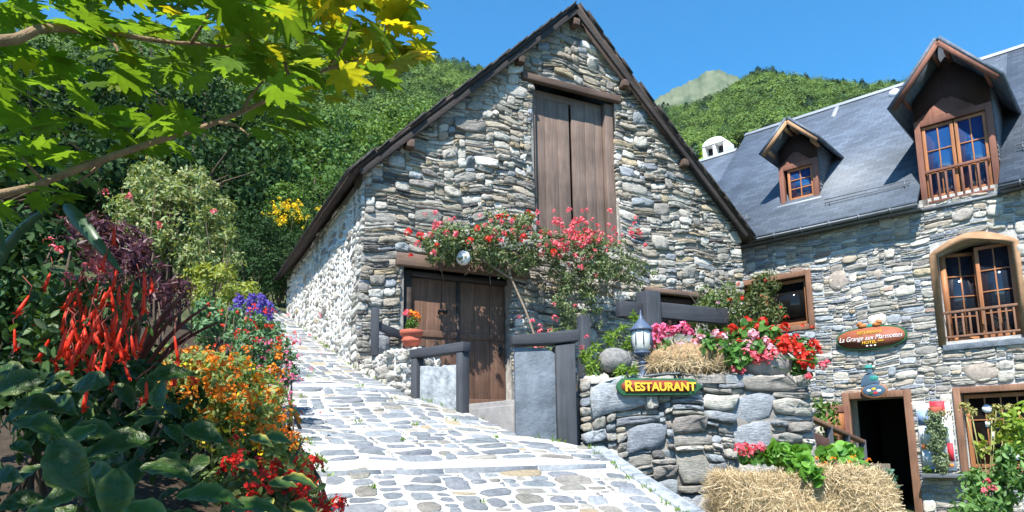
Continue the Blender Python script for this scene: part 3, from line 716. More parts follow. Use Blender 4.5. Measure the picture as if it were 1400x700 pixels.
def casement(parent, x0, x1, y, z0, z1, nx, nz, mat, glass, fw=.05, bw=.022, name='window'):
    f = MB(); f.box(x0, x0+fw, y, y+.06, z0, z1); f.box(x1-fw, x1, y, y+.06, z0, z1); f.box(x0+fw, x1-fw, y+.001, y+.059, z0, z0+fw); f.box(x0+fw, x1-fw, y+.001, y+.059, z1-fw, z1)
    for i in range(1, nx):
        x = x0+fw+(x1-x0-2*fw)*i/nx; f.box(x-bw/2, x+bw/2, y+.008, y+.05, z0+fw, z1-fw)
    for i in range(1, nz):
        z = z0+fw+(z1-z0-2*fw)*i/nz; f.box(x0+fw, x1-fw, y+.011, y+.047, z-bw/2, z+bw/2)
    w = f.build(name, mat, parent, bevel=.003)
    p = MB(); p.box(x0+fw-.005, x1-fw+.005, y+.026, y+.03, z0+fw-.005, z1-fw+.005); p.build('pane', glass, w); return w
bd_ = dormer(.56, 1.80, EZ-.08, 7.66, .0, 8.90, .88, 7.82, .54, True)
mid = 1.19
casement(bd_, .67, mid-.01, .05, EZ+.105, 7.53, 2, 3, M['orange_wood'], M['sky_glass'], .055); casement(bd_, mid+.01, 1.69, .05, EZ+.105, 7.53, 2, 3, M['orange_wood'], M['sky_glass'], .055)
g = MB(); g.box(.67, 1.69, -.03, .02, 6.60, 6.65); g.box(.67, 1.69, -.02, .02, EZ-.0, EZ+.04)
for x in np.linspace(.74, 1.62, 8): g.box(x-.017, x+.017, -.015, .015, EZ+.04, 6.60)
g.build('balustrade', M['dormer_wood'], bd_, bevel=.004)
g = MB(); g.box(.5, 1.86, -.05, .3, EZ-.14, EZ-.082); g.build('dormer_sill', M['zinc'], bd_)
sd_ = dormer(-2.22, -1.40, 6.80, 7.72, .45, 8.58, .62, 7.93, .42, False)
casement(sd_, -2.05, -1.51, .50, 6.90, 7.60, 2, 3, M['orange_wood'], M['sky_glass'], .05)
g = MB(); g.box(-2.28, -1.34, .36, .5, 6.74, 6.80); g.build('dormer_sill', M['pale_zinc'], sd_)

# arched window with balustrade
x0, x1, z0, zs, rs = AW
f = MB(); n = 24; wd_ = .11
outer = [(x0-wd_, z0-.06), (x0-wd_, zs+.02)]+[(x0-wd_+(x1-x0+2*wd_)*i/n, zs+.04+(rs+.10)*math.sin(math.pi*i/n)) for i in range(1, n)]+[(x1+wd_, zs+.02), (x1+wd_, z0-.06)]
inner = [(x0, z0-.06), (x0, zs)]+[(x0+(x1-x0)*i/n, zs+rs*math.sin(math.pi*i/n)) for i in range(1, n)]+[(x1, zs), (x1, z0-.06)]
f.prism(outer+inner[::-1], -.05, .08)
aw = f.build('arched_window', M['tan_arch'], hotel)
f = MB(); f.box(x0-.05, x1+.05, -.07, .25, z0-.17, z0-.062); f.build('sill', M['slate_slab'], aw, bevel=.01)
cw = casement(aw, 1.25, x1-.02, .20, z0+.02, zs+.08, 2, 4, M['orange_wood'], M['glass'], .06)
mb = MB(); ca = R(24)     # the other leaf stands open into the room
Mx = np.eye(4); Mx[:3, 0] = [math.cos(ca), math.sin(ca), 0]; Mx[:3, 1] = [-math.sin(ca), math.cos(ca), 0]; Mx[:3, 3] = [x0+.03, .22, 0]
LW = .56
for a, b, c, d in ((0, .06, z0+.02, zs+.05), (LW-.06, LW, z0+.02, zs+.05), (.06, LW-.06, z0+.02, z0+.09), (.06, LW-.06, zs-.01, zs+.05)): mb.box(a, b, -.02, .03, c, d, M=Mx)
for i in range(1, 4): zz = z0+.09+(zs-z0-.1)*i/4; mb.box(.06, LW-.06, -.01, .02, zz-.011, zz+.011, M=Mx)
mb.box(LW/2-.011, LW/2+.011, -.012, .022, z0+.09, zs-.01, M=Mx)
ow = mb.build('open_leaf', M['orange_wood'], aw)
g = MB(); g.box(.06, LW-.06, .004, .008, z0+.09, zs-.01, M=Mx); g.build('pane', M['glass'], ow)
g = MB(); g.box(x0+.005, x0+.09, .16, .24, z0-.05, zs); g.build('jamb', M['orange_wood'], aw)
g = MB(); g.box(x0, x1, -.02, .03, z0+.50, z0+.545); g.box(x0, x1, -.01, .02, z0+.06, z0+.095)
for x in np.linspace(x0+.08, x1-.08, 10): g.box(x-.016, x+.016, -.008, .018, z0+.095, z0+.50)
g.build('balustrade', M['brown_frame'], aw, bevel=.004)
g = MB(); g.box(x0+.02, x1-.02, 1.2, 1.25, z0, zs+.3); g.build('dark_backdrop', M['dark_room'], aw)  # added dark sheet standing for the unlit room behind the window
# lower right window
def frame4(x0, x1, z0, z1, w, y0, y1, mat, name, parent, sillx=0):
    f = MB(); f.box(x0-w, x0, y0, y1, z0-w, z1+w); f.box(x1, x1+w, y0, y1, z0-w, z1+w); f.box(x0, x1, y0+.004, y1-.004, z1, z1+w); f.box(x0, x1, y0+.004, y1-.004, z0-w, z0)
    return f.build(name, mat, parent, bevel=.008)
lw = frame4(.83, 1.95, 1.16, 2.48, .11, -.06, .15, M['brown_frame'], 'window_frame', hotel)
casement(lw, .85, 1.93, .12, 1.18, 2.46, 4, 3, M['orange_wood'], M['dark_glass'], .07)
g = MB(); g.lathe((0, 0, 0), [(.001, 0), (.075, 0), (.075, .004), (.001, .004)], 16)
Vd = g.V[0]; g.V[0] = np.stack([Vd[:, 0]+1.18, .115-Vd[:, 2], Vd[:, 1]+2.20], 1)
g.build('window_plate', M['plate_white'], lw)
for q in ((1.13, 1.22, 1.88, 1.98), (1.20, 1.27, 1.68, 1.80), (1.42, 1.56, 1.32, 1.45)): g = MB(); g.box(q[0], q[1], .112, .116, q[2], q[3]); g.build('window_sticker', M['plate_white'], lw)
# left window
lf = frame4(-3.6, -1.66, 4.06, 5.07, .11, -.05, .15, M['brown_frame'], 'window_frame', hotel)
casement(lf, -3.58, -2.62, .10, 4.08, 5.05, 1, 1, M['orange_wood'], M['dark_glass'], .07); casement(lf, -2.60, -1.68, .10, 4.08, 5.05, 1, 1, M['orange_wood'], M['dark_glass'], .07)
w3 = frame4(2.7, 3.8, 3.4, 5.1, .11, -.05, .15, M['tan_frame'], 'window_frame', hotel); casement(w3, 2.72, 3.78, .1, 3.42, 5.08, 4, 4, M['orange_wood'], M['glass'], .06)
w4 = frame4(2.7, 3.8, 1.2, 2.5, .11, -.05, .15, M['brown_frame'], 'window_frame', hotel); casement(w4, 2.72, 3.78, .1, 1.22, 2.48, 4, 3, M['orange_wood'], M['dark_glass'], .06)
# door
f = MB(); f.box(-1.15, -1.02, -.05, .2, .38, 2.61); f.box(-.07, .06, -.05, .2, .38, 2.61); f.box(-1.02, -.07, -.046, .196, 2.48, 2.61)
df = f.build('door_frame', M['brown_frame'], hotel, bevel=.008)
f = MB(); f.box(-1.02, -.5, .30, .34, .38, 1.25); f.build('inner_counter', plain('inner_counter', (.10, .085, .07)), hotel)
f = MB(); ca = R(-128); Mx = np.eye(4); Mx[:3, 0] = [math.cos(ca), math.sin(ca), 0]; Mx[:3, 1] = [-math.sin(ca), math.cos(ca), 0]; Mx[:3, 3] = [-1.06, -.06, 0]
for a, b, c, d in ((0, .09, 1.42, 2.38), (.41, .5, 1.42, 2.38), (.09, .41, 1.42, 1.60), (.09, .41, 2.24, 2.38), (.235, .265, 1.6, 2.24)): f.box(a, b, -.025, .025, c, d, M=Mx)
hd_ = f.build('half_door', M['dormer_wood'], hotel, bevel=.005)
f = MB(); f.box(.09, .41, -.006, .006, 1.6, 2.24, M=Mx); f.build('pane', M['orange_wood'], hd_)
f = MB(); f.box(-1.3, .2, -.5, -.0, .25, .38); f.build('doorstep', M['step'], hotel, bevel=.02)
# big inset boulders of the facade
M['granite'] = plain('pink_granite', (.36, .31, .27), .25, 16, .9, .5)
for c, r in (((1.18, 0, 2.83), (.27, .05, .19)), ((-1.04, 0, 4.86), (.2, .05, .22)), ((-.30, 0, 4.85), (.10, .04, .11))): f = MB(); f.ball(c, r, 14, 9, jit=.04); f.build('round_stone', M['granite'], hotel)

# round-topped white chimney behind the hotel ridge
ch = thing('chimney', 'white round-topped chimney with dark openings behind the slate ridge', 'chimney', HOTEL, (-5.55, 4.6, 0))
f = MB(); cx, cz, w, d = -5.50, 10.22, .37, .3
f.box(cx-w, cx+w, 4.3, 4.9, .3, cz-.02)
for sx in (-w+.04, 0, w-.04): f.box(cx+sx-.04, cx+sx+.04, 4.3, 4.9, cz-.02, cz+.34)
f.prism([(cx-w, cz+.34), (cx+w, cz+.34)]+[(cx+w*math.cos(a), cz+.34+.22*math.sin(a)) for a in np.linspace(0, math.pi, 9)[1:-1]], 4.28, 4.92)
f.build('stack', M['white_plaster'], ch, bevel=.01)
f = MB(); f.box(cx-w+.02, cx+w-.02, 4.55, 4.65, cz-.02, cz+.33); f.build('flue', M['iron'], ch)

# ================================================================== IN FRONT OF THE BARN
GARD = Frame(.72, 7.15, 8)
mb = MB(); mb.prism([(-2.16, -.03), (-1.84, -1.4), (-1.50, -2.18), (-1.28, -3.02), (-.7, -3.2), (.3, -2.2), (.3, -.03)], 1.2, 2.12, 'xy')
mb.build('landing', M['step'], fr=BARN, kind='structure', bevel=.01)
mb = MB(); mb.prism([(-1.52, -2.24), (-1.40, -3.05), (-1.05, -3.0), (-1.1, -2.2)], 1.3, 2.06, 'xy')
st = mb.build('step', M['step'], fr=BARN, base=(-1.3, -2.6, 1.3), bevel=.015, label='flat grey stone step between the two upright slate slabs', cat='step')
# low retaining wall from the barn corner
rw = thing('retaining_wall', 'low rough pale stone wall running from the barn corner down to the framed slate slab', 'wall', BARN, (-2., -.7, 2.0))
mb = MB(); a = np.array([-2.17, -.03]); b = np.array([-1.87, -1.38]); d = b-a; L = np.linalg.norm(d); d /= L; n = np.array([d[1], -d[0]])*1.; n = n if n[0] < 0 else -n
q = [tuple(a), tuple(b), tuple(b-n*.36), tuple(a-n*.36)]; mb.prism(q, 1.9, 2.84, 'xy')
wv, wf_, wc = stones(0, L, 2.1, 2.86, lambda U, Vv: Vv < 2.86, sT, .03, .025, gap=.012, depth=.05, warp=.02, seed=51)
mb.add(np.stack([a[0]+d[0]*wv[:, 0]+n[0]*wv[:, 2], a[1]+d[1]*wv[:, 0]+n[1]*wv[:, 2], wv[:, 1]], 1), wf_, 1, wc)
wv, wf_, wc = stones(0, L, 0, .36, lambda U, Vv: Vv < .36, sT, .04, .03, gap=.012, depth=.04, warp=.01, seed=52)   # coping
mb.add(np.stack([a[0]+d[0]*wv[:, 0]-n[0]*wv[:, 1], a[1]+d[1]*wv[:, 0]-n[1]*wv[:, 1], 2.84+wv[:, 2]], 1), wf_, 1, wc)
wv, wf_, wc = stones(0, .36, 2.1, 2.86, lambda U, Vv: Vv < 2.86, sT, .03, .025, gap=.012, depth=.04, warp=.01, seed=53)
mb.add(np.stack([b[0]-n[0]*wv[:, 0]+d[0]*wv[:, 2], b[1]-n[1]*wv[:, 0]+d[1]*wv[:, 2], wv[:, 1]], 1), wf_, 1, wc)
mb.build('masonry', [M['lime'], M['white_stone']], rw, smooth=False)
# little fence on it
fe = thing('fence', 'short grey wooden post with one rail at the barn corner beside the door', 'fence', BARN, (-2.05, -.4, 2.86))
mb = MB(); mb.box(-2.14, -2.05, -.44, -.34, 2.86, 3.50); mb.build('post', M['charcoal_post'], fe, bevel=.008)
mb = MB(); mb.bar((-2.05, -.38, 3.26), (-1.52, -.10, 3.17), .05, .11); mb.build('rail', M['charcoal_wood'], fe, bevel=.006)
# geranium pot
GREEN1 = leaf_mat('fresh_leaf', (.045, .11, .018), (.12, .22, .035), .3); GREEN2 = leaf_mat('mid_leaf', (.03, .075, .02), (.08, .15, .04), .3)
M['red_petal'] = leaf_mat('red_petal', (.62, .02, .02), (.75, .06, .03), .25, .6); M['pink_petal'] = leaf_mat('pink_petal', (.70, .08, .22), (.78, .22, .40), .25, .6)
M['coral_petal'] = leaf_mat('coral_petal', (.72, .055, .11), (.84, .22, .28), .25, .6); M['pale_pink'] = leaf_mat('pale_pink_petal', (.75, .35, .50), (.82, .50, .62), .25, .6)
M['orange_petal'] = leaf_mat('orange_petal', (.75, .13, .01), (.85, .30, .02), .25, .6); M['yellow_petal'] = leaf_mat('yellow_petal', (.8, .52, .01), (.88, .66, .03), .2, .6)
M['violet_petal'] = leaf_mat('violet_petal', (.10, .06, .38), (.20, .14, .55), .25, .6)
def heads(pos, rad, nper, mat, parent, name='blossoms', size=.4, up=.6):
    mb = MB(); pos = np.asarray(pos, float).reshape(-1, 3)
    p = np.repeat(pos, nper, 0); d = unit(rng.normal(size=p.shape)+np.array([0, 0, up])); r = np.repeat(np.broadcast_to(rad, (len(pos),)), nper)
    scatter(mb, p+d*r[:, None]*rng.uniform(.6, 1, (len(p), 1)), d, r*size*rng.uniform(.8, 1.2, len(p)), STAR_V, STAR_F, .35)
    return mb.build(name, mat, parent)
def foliage(parts, mat, parent, name='foliage', T=LEAF_V, F=LEAF_F, jitter=.5):
    'parts: (centre, radius, lumps, lump size, leaves, leaf size)'
    mb = MB()
    for c, r, nl, lr, n, ls in parts:
        p, nn = lumps(c, r, nl, lr, n); scatter(mb, p, nn, ls*rng.uniform(.6, 1.25, n), T, F, jitter)
    return mb.build(name, mat, parent)
def local(fr, P): return fr.l(np.asarray(P, float))
pot = thing('flower_pot', 'terracotta pot of orange-red geraniums on the low wall by the brown door', 'flower pot', BARN, (-1.86, -1.2, 2.87))
c = np.array([-1.86, -1.2, 2.88])
mb = MB(); mb.lathe(c, [(.005, 0), (.085, 0), (.105, .05), (.118, .055), (.122, .09), (.112, .095), (.128, .14), (.14, .145), (.145, .20), (.13, .205), (.12, .18), (.005, .17)], 24); mb.build('pot', M['terracotta'], pot, smooth=False)
foliage([(c+[0, 0, .27], (.15, .15, .09), 14, .5, 170, .05)], GREEN1, pot); heads(c+np.array([[.05, -.02, .40], [.09, .05, .37], [.0, .04, .42]]), .05, 26, M['orange_petal'], pot); heads(c+np.array([[-.09, -.04, .40], [-.05, .03, .44]]), .035, 20, M['coral_petal'], pot)

# two upright slate slabs
def slabframe(p0, p1):
    p0, p1 = np.array(p0), np.array(p1); d = p1-p0; L = np.linalg.norm(d); return Frame(*BARN.w(p0[0], p0[1], 0)[:2], math.degrees(BARN.a)+math.degrees(math.atan2(d[1], d[0]))), L
F1, L1 = slabframe((-1.90, -1.42), (-1.56, -2.2))
s1 = thing('framed_slab', 'rough pale slate slab inside a charcoal wooden frame beside the path', 'slate slab', F1, (0, 0, 1.85))
mb = MB(); mb.box(0, .10, -.05, .07, 1.9, 2.70); mb.box(L1-.10, L1, -.05, .07, 1.7, 2.70); mb.build('frame_post', M['charcoal_post'], s1, bevel=.01)
mb = MB(); mb.box(-.02, L1+.02, -.06, .08, 2.70, 2.81); mb.build('top_beam', M['charcoal_wood'], s1, bevel=.012)
mb = MB(); r_ = np.random.default_rng(8); top = [(L1-.125-(L1-.25)*i/9, 2.585+r_.normal(0, .012)) for i in range(10)]
mb.prism([(.125, 1.9), (L1-.125, 1.75)]+top, -.02, .05); mb.build('slab', M['rough_slab'], s1, bevel=.012)
F2, L2 = slabframe((-1.43, -3.17), (-.85, -3.37))
s2 = thing('slate_slab', 'smooth dark slate slab with a charcoal post and tilted beam on top, at the head of the garden wall', 'slate slab', F2, (0, 0, 1.6))
mb = MB(); mb.prism([(0, 1.6), (L2-.20, 1.5), (L2-.20, 2.56), (L2-.27, 2.61), (.06, 2.63), (0, 2.62)], -.02, .06); mb.build('slab', M['slate_slab'], s2, bevel=.008)
mb = MB(); mb.prism([(L2-.195, 1.5), (L2+.0, 1.45), (L2+.005, 2.67), (L2-.20, 2.645)], -.05, .17); mb.build('post', M['charcoal_post'], s2, bevel=.012)
mb = MB(); mb.prism([(-.03, 2.64), (L2-.2, 2.66), (L2+.05, 2.69), (L2+.05, 2.81), (L2-.2, 2.78), (-.03, 2.74)], -.07, .13); mb.build('top_beam', M['charcoal_wood'], s2, bevel=.012)

# garden wall
gw = thing('garden_wall', 'rubble garden wall of large grey blocks carrying the yellow lettered sign', 'wall', GARD, (0, 0, .6))
WL = 2.46; mb = MB(); mb.box(0.03, WL, 0.0, .34, .55, 2.29); mb.box(WL-.34, WL-.001, .34, 4.6, .5, 2.28)
lT = [(3, (.22, .55), (.04, .09), 5.5, dict(grey=3, blue=2, pale=1.2, slate=1), 1.), (1.8, (.25, .45), (.11, .19), 7., dict(blue=2.5, grey=3, pale=2, white=.4), 1.2), (.8, (.4, .6), (.26, .36), 7., dict(blue=2, grey=1, pale=1), 1.25), (2, (.08, .2), (.04, .09), 3.4, dict(grey=3, warm=1, dark=1, slate=1), .8)]
wv, wf_, wc = stones(0.0, WL+.03, .6, 2.33, lambda U, Vv: Vv < 2.33, lT, .035, .03, gap=.006, depth=.06, warp=.05, rnd=.008, rough=.14, seed=64)
mb.add(np.stack([wv[:, 0], -wv[:, 2], wv[:, 1]], 1), wf_, 1, wc)
wv, wf_, wc = stones(0.0, 4.5, .5, 2.3, lambda U, Vv: Vv < 2.3, lT, .04, .035, gap=.012, depth=.06, warp=.03, seed=62)
mb.add(np.stack([WL+wv[:, 2], wv[:, 0], wv[:, 1]], 1), wf_, 1, wc)
wv, wf_, wc = stones(0.02, WL, -.03, .34, lambda U, Vv: Vv < .34, lT, .04, .04, gap=.012, depth=.05, warp=.02, seed=63)
mb.add(np.stack([wv[:, 0], wv[:, 1], 2.29+wv[:, 2]], 1), wf_, 1, wc)
wv, wf_, wc = stones(0.0, .34, .6, 2.33, lambda U, Vv: Vv < 2.33, lT, .04, .035, gap=.012, depth=.05, warp=.02, seed=65)
mb.add(np.stack([0.03-wv[:, 2], wv[:, 0], wv[:, 1]], 1), wf_, 1, wc)
mb.build('masonry', [M['mortar'], M['garden_stone']], gw, smooth=False)
# bed of soil behind it
mb = MB(); pl = [GARD.w(0.1, .33, 0)[:2], GARD.w(WL-.33, .33, 0)[:2], GARD.w(WL-.33, 4.5, 0)[:2], BARN.w(4.6, -.08, 0)[:2], BARN.w(.32, -.08, 0)[:2], BARN.w(.32, -2.2, 0)[:2]]
mb.prism([tuple(p) for p in pl], .6, 2.27, 'xy'); mb.build('garden_bed', M['soil'], kind='structure')

# RESTAURANT board
sg = thing('shop_sign', 'green-edged wooden board reading RESTAURANT in yellow capitals on the garden wall', 'sign', GARD, (.86, -.1, 2.0))
def sx(px): return float(GARD.l(at(px, 537, 7.2))[0])
X0, X1, ZC = .32, 1.22, 2.215
def board(x0, x1, zc, h, tipr):
    up = [(x0+.05, zc+h), (x0, zc+h*.4), (x0-.012, zc), (x0, zc-h*.4), (x0+.05, zc-h)]
    return up+[(x1-.10, zc-h*.95), (x1-.06, zc-h*.55), (x1, zc), (x1-.06, zc+h*.55), (x1-.10, zc+h*.95)]
mb = MB(); mb.prism(board(X0, X1, ZC, .088, 0), -.135, -.10); mb.build('board', M['sign_green'], sg, bevel=.005)
mb = MB(); mb.prism(board(X0+.045, X1-.07, ZC+.004, .062, 0), -.142, -.136); mb.build('face', M['sign_red'], sg)
text('R', .150, M['sign_yellow'], sg, 'lettering', (X0+.13, -.150, ZC+.004), .004, .0045, fit=(X0+.075, X0+.165))
text('ESTAURANT', .118, M['sign_yellow'], sg, 'lettering', (X0+.475, -.150, ZC-.004), .004, .004, fit=(X0+.176, X0+.82))
for x in (X0+.12, X1-.2): mb = MB(); mb.tube([(x, -.02, 2.36), (x, -.09, 2.37), (x, -.12, 2.30)], .008, 6); mb.build('hook', M['iron'], sg)

# lantern
ln = thing('garden_lantern', 'small blue-grey cast lantern with frosted glass standing on the garden wall', 'lantern', WORLD, (1.385, 7.42, 2.33))
c = np.array([1.385, 7.42, 2.32])
mb = MB(); mb.lathe(c, [(.055, 0), (.055, .02), (.042, .03), (.040, .17), (.05, .18), (.02, .20), (.018, .235), (.05, .25), (.085, .275), (.092, .295), (.07, .30)], 16); mb.build('pedestal', M['lamp_blue'], ln, smooth=False)
mb = MB(); mb.lathe(c, [(.07, .30), (.095, .33), (.108, .40), (.108, .50), (.098, .525)], 8); gl = mb.build('glass', M['frosted'], ln)
mb = MB()
for j in range(8):
    a = 2*math.pi*j/8; mb.bar(c+[.11*math.cos(a), .11*math.sin(a), .36], c+[.104*math.cos(a), .104*math.sin(a), .53], .010, .010, upd=(1, .3, 0))
mb.build('cage', M['lamp_blue'], ln)
mb = MB(); mb.lathe(c, [(.09, .52), (.125, .525), (.118, .545), (.07, .60), (.045, .625), (.04, .64), (.022, .65), (.026, .675), (.012, .69), (.010, .72), (.004, .75)], 16); mb.build('cap', M['lamp_blue'], ln)
# boulder
mb = MB(); mb.ball((1.075, 7.40, 2.515), (.195, .17, .145), 26, 16, jit=.012); mb.build('boulder', M['boulder'], base=(1.075, 7.4, 2.37), smooth=True, label='round speckled grey boulder perched on the garden wall left of the lantern', cat='boulder')
mb = MB(); mb.ball((1.08, 7.36, 2.355), (.11, .09, .035), 14, 8, jit=.03); mb.build('stone', M['garden_stone'], base=(1.08, 7.36, 2.33), smooth=True, label='flat little stone wedged beneath the speckled boulder', cat='stone')
# beam fence
bf_ = thing('beam_fence', 'heavy charcoal beam fence with a square post in front of the barn gable', 'fence', BARN, (.78, -2.52, 2.27))
mb = MB(); mb.box(.67, .885, -2.64, -2.42, 2.2, 3.53); mb.build('post', M['charcoal_post'], bf_, bevel=.01)
mb = MB(); mb.box(.886, 2.06, -2.56, -2.46, 3.205, 3.41); mb.build('rail', M['charcoal_wood'], bf_, bevel=.01)
mb = MB(); mb.box(.33, .669, -2.56, -2.46, 3.18, 3.38); mb.build('rail', M['charcoal_wood'], bf_, bevel=.01)
mb = MB(); mb.box(-.23, -.11, -2.56, -2.44, 2.1, 3.16); mb.build('wooden_post', M['charcoal_post'], fr=BARN, base=(-.17, -2.5, 2.1), bevel=.008, label='short dark wooden post standing behind the tilted beam', cat='post')

# planters on the wall
t1 = thing('straw_trough', 'oblong planting trough wrapped in straw on top of the garden wall', 'planter', GARD, (1.2, .2, 2.34))
def straw_on(mb, P, Nn, size, n2=None): scatter(mb, P, Nn, size, np.array([[-.015, 0, 0], [.015, 0, 0], [.016, 1, .06], [-.012, 1, .06]]), QUAD_F, .6)
mb = MB(); mb.ball((1.22, .14, 2.52), (.47, .18, .19), 20, 12, jit=.02); mb.build('trough', plain('straw_core', (.30, .20, .11), .4, 14, .95, 1., 30), t1)
d = unit(rng.normal(size=(3600, 3))); d[:, 2] = np.abs(d[:, 2])*1.0-.35; P = np.array([1.22, .14, 2.52])+d*np.array([.475, .19, .195])
mb = MB(); straw_on(mb, P-np.array([0, 0, .02]), d, rng.uniform(.07, .18, 3600)); mb.build('straw', M['straw'], t1)
t2 = thing('stone_trough', 'rounded grey stone trough on the right end of the garden wall', 'planter', GARD, (2.05, .2, 2.34))
mb = MB(); mb.ball((2.05, .18, 2.50), (.34, .2, .2), 22, 14, jit=.012); mb.build('bowl', plain('grey_trough_stone', (.30, .28, .265), .25, 9, .9, .6, 30), t2, smooth=True)
GER = leaf_mat('geranium_leaf', (.04, .12, .02), (.11, .25, .05), .3)
ROUND_V = np.array([[0, 0, -.03]]+[[.5*math.sin(a)*(1+.06*(i % 2)), .5-.5*math.cos(a)*(1+.06*(i % 2)), .06] for i, a in enumerate(np.linspace(.25, 2*math.pi-.25, 13))]); ROUND_F = np.array([[0, i, i+1] for i in range(1, 13)])
def gpt(px, py, dy=0):
    'survey a point a little in front of or above the garden wall'
    P = at(px, py, 7.45+dy); return GARD.l(P)
def geranium(label, parent_c, lv, hd, mat, rad=.058, group='geraniums on the garden wall', name='geranium', cat='geranium', leafmat=None):
    t = thing(name, label, cat, GARD, tuple(parent_c), group)
    foliage(lv, leafmat or GER, t, T=ROUND_V, F=ROUND_F, jitter=.45)
    stems = MB()
    for h in hd:
        h = np.asarray(h); b = np.array(lv[0][0])+rng.normal(0, .05, 3); stems.tube([b, (b+h)/2+[0, 0, .02], h], .005, 5)
    stems.build('stem', GREEN1, t); heads(np.array(hd), rad*rng.uniform(.8, 1.25, len(hd)), 30, mat, t)
    return t
geranium('bright magenta geraniums close beside the lantern', (.95, .25, 2.34), [((.98, .25, 2.62), (.2, .16, .16), 18, .45, 150, .07)], [gpt(x, y, .1) for x, y in ((897, 452), (908, 449), (903, 462), (915, 456), (899, 474), (908, 476), (893, 463), (921, 452), (935, 449), (942, 455))], M['pink_petal'])
geranium('pale pink geraniums spilling over the straw trough', (1.45, .15, 2.6), [((1.45, .1, 2.66), (.30, .18, .16), 26, .4, 330, .075), ((1.68, .0, 2.55), (.2, .12, .18), 16, .4, 160, .07)], [gpt(x, y, -.05) for x, y in ((943, 480), (930, 474), (958, 462), (970, 474), (962, 484), (978, 456), (1030, 458), (1052, 476), (988, 464), (998, 471), (985, 477), (1001, 491), (1045, 466), (1022, 472), (950, 470), (1008, 497))], M['pale_pink'])
geranium('scarlet geraniums trailing over the right end of the garden wall', (2.1, .2, 2.6), [((2.0, .25, 2.8), (.36, .2, .2), 26, .4, 330, .07), ((2.45, .1, 2.55), (.16, .16, .3), 18, .4, 200, .06)], [gpt(x, y, d) for x, y, d in ((1018, 452, .1), (1036, 448, .2), (1030, 462, .1), (1055, 452, .2), (1066, 468, .1), (1075, 466, 0), (1085, 470, 0), (1093, 475, 0), (1080, 478, 0), (1070, 476, 0), (1092, 482, 0), (1100, 490, 0), (1108, 484, 0), (1098, 494, 0), (1040, 477, .1), (985, 462, .2), (1012, 470, .1), (1088, 463, .1), (1104, 500, 0), (1062, 460, .2), (1043, 440, .3), (1020, 440, .3), (1000, 452, .2), (1050, 470, .1), (1118, 478, 0), (1112, 470, 0), (1072, 448, .2), (1028, 475, .1))], M['red_petal'], .06)
geranium('salmon pink geraniums hanging in front of the rounded stone trough', (1.9, .0, 2.6), [((1.85, .02, 2.62), (.22, .12, .12), 14, .4, 120, .06)], [gpt(x, y, -.1) for x, y in ((1030, 487), (1040, 489), (1050, 490), (1035, 494), (1003, 504), (1012, 506), (1105, 515), (1125, 500), (1130, 497), (1045, 483), (1020, 482), (1058, 484))], M['coral_petal'], .05)
# airy shrub behind
SPARSE = leaf_mat('airy_leaf', (.06, .12, .03), (.17, .22, .07), .35)
def airy(label, c, r, n, fr=GARD, mat=None, ls=.055, blossoms=None, cat='shrub', name='shrub', group=None):
    t = thing(name, label, cat, fr, (c[0], c[1], c[2]-r[2]), group)
    st = MB()
    for k in range(14):
        e = np.array(c)+rng.normal(size=3)*np.array(r)*.55; b = np.array([c[0]+rng.normal(0, r[0]*.15), c[1]+rng.normal(0, .05), c[2]-r[2]]); st.tube([b, (b+e)/2+rng.normal(0, .04, 3), e], [.008, .006, .003], 5)
    st.build('stem', M['bark'], t)
    foliage([(c, r, 34, .34, n, ls)], mat or SPARSE, t)
    if blossoms: heads(np.array(c)+rng.normal(size=(blossoms[0], 3))*np.array(r)*.55, blossoms[2], 10, blossoms[1], t)
    return t
airy('airy pale green shrub rising behind the beam fence at the barn corner', GARD.l(at(985, 425, 9.4)), (.5, .35, .55), 2600, blossoms=(6, M['pale_pink'], .03))
airy('leafy shrub with red sprays rising in front of the wide hotel window', GARD.l(at(1045, 425, 9.0)), (.34, .3, .58), 2300, mat=leaf_mat('olive_leaf', (.05, .085, .025), (.14, .17, .06), .35), blossoms=(14, M['red_petal'], .035))
# ferny greens around boulder and lantern
FERN = leaf_mat('fern_leaf', (.09, .19, .02), (.22, .36, .05), .4)
for k, (px, py, Y, w, h, n) in enumerate(((808, 495, 7.35, .13, .28, 420), (850, 463, 7.75, .22, .2, 520), (858, 508, 7.22, .13, .07, 240), (868, 440, 7.7, .06, .15, 120))):
    c = GARD.l(at(px, py, Y)); t = thing('fern', ['bright fern tuft between the dark slate post and the boulder', 'bright green fern behind the speckled boulder', 'small fern hanging over the top edge of the lettered board', 'slim fern sprig behind the lantern cap'][k], 'fern', GARD, (c[0], c[1], 2.33), 'ferns along the garden wall')
    foliage([(c, (w, .12, h), 24, .4, n, .075)], FERN, t, 'fronds', NAR_V, NAR_F)

# climbing rose over the door
rose = thing('climbing_rose', 'tangled climbing rose with red and pink blossom spread over the brown door', 'climbing plant', BARN, (0, -.5, 2.1))
mb = MB()
def twig(pts, r0, r1): mb.tube(pts, np.linspace(r0, r1, len(pts)), 7)
twig([(.33, -.75, 2.2), (.22, -.72, 3.0), (.05, -.62, 3.6), (-.12, -.5, 4.1), (-.2, -.45, 4.5)], .022, .013)
twig([(-.1, -.52, 4.05), (-.5, -.45, 4.3), (-1.1, -.35, 4.42), (-1.45, -.3, 4.45)], .015, .006); twig([(-.15, -.5, 4.2), (.3, -.5, 4.6), (.8, -.45, 4.75), (1.4, -.4, 4.8)], .015, .006)
twig([(.75, -.8, 2.3), (.9, -.8, 3.2), (1.0, -.65, 3.9), (1.4, -.5, 4.3), (2.1, -.45, 4.45)], .02, .006); twig([(1.0, -.7, 3.7), (1.3, -.7, 4.0), (1.6, -.8, 4.15)], .012, .006)
r_ = np.random.default_rng(77)
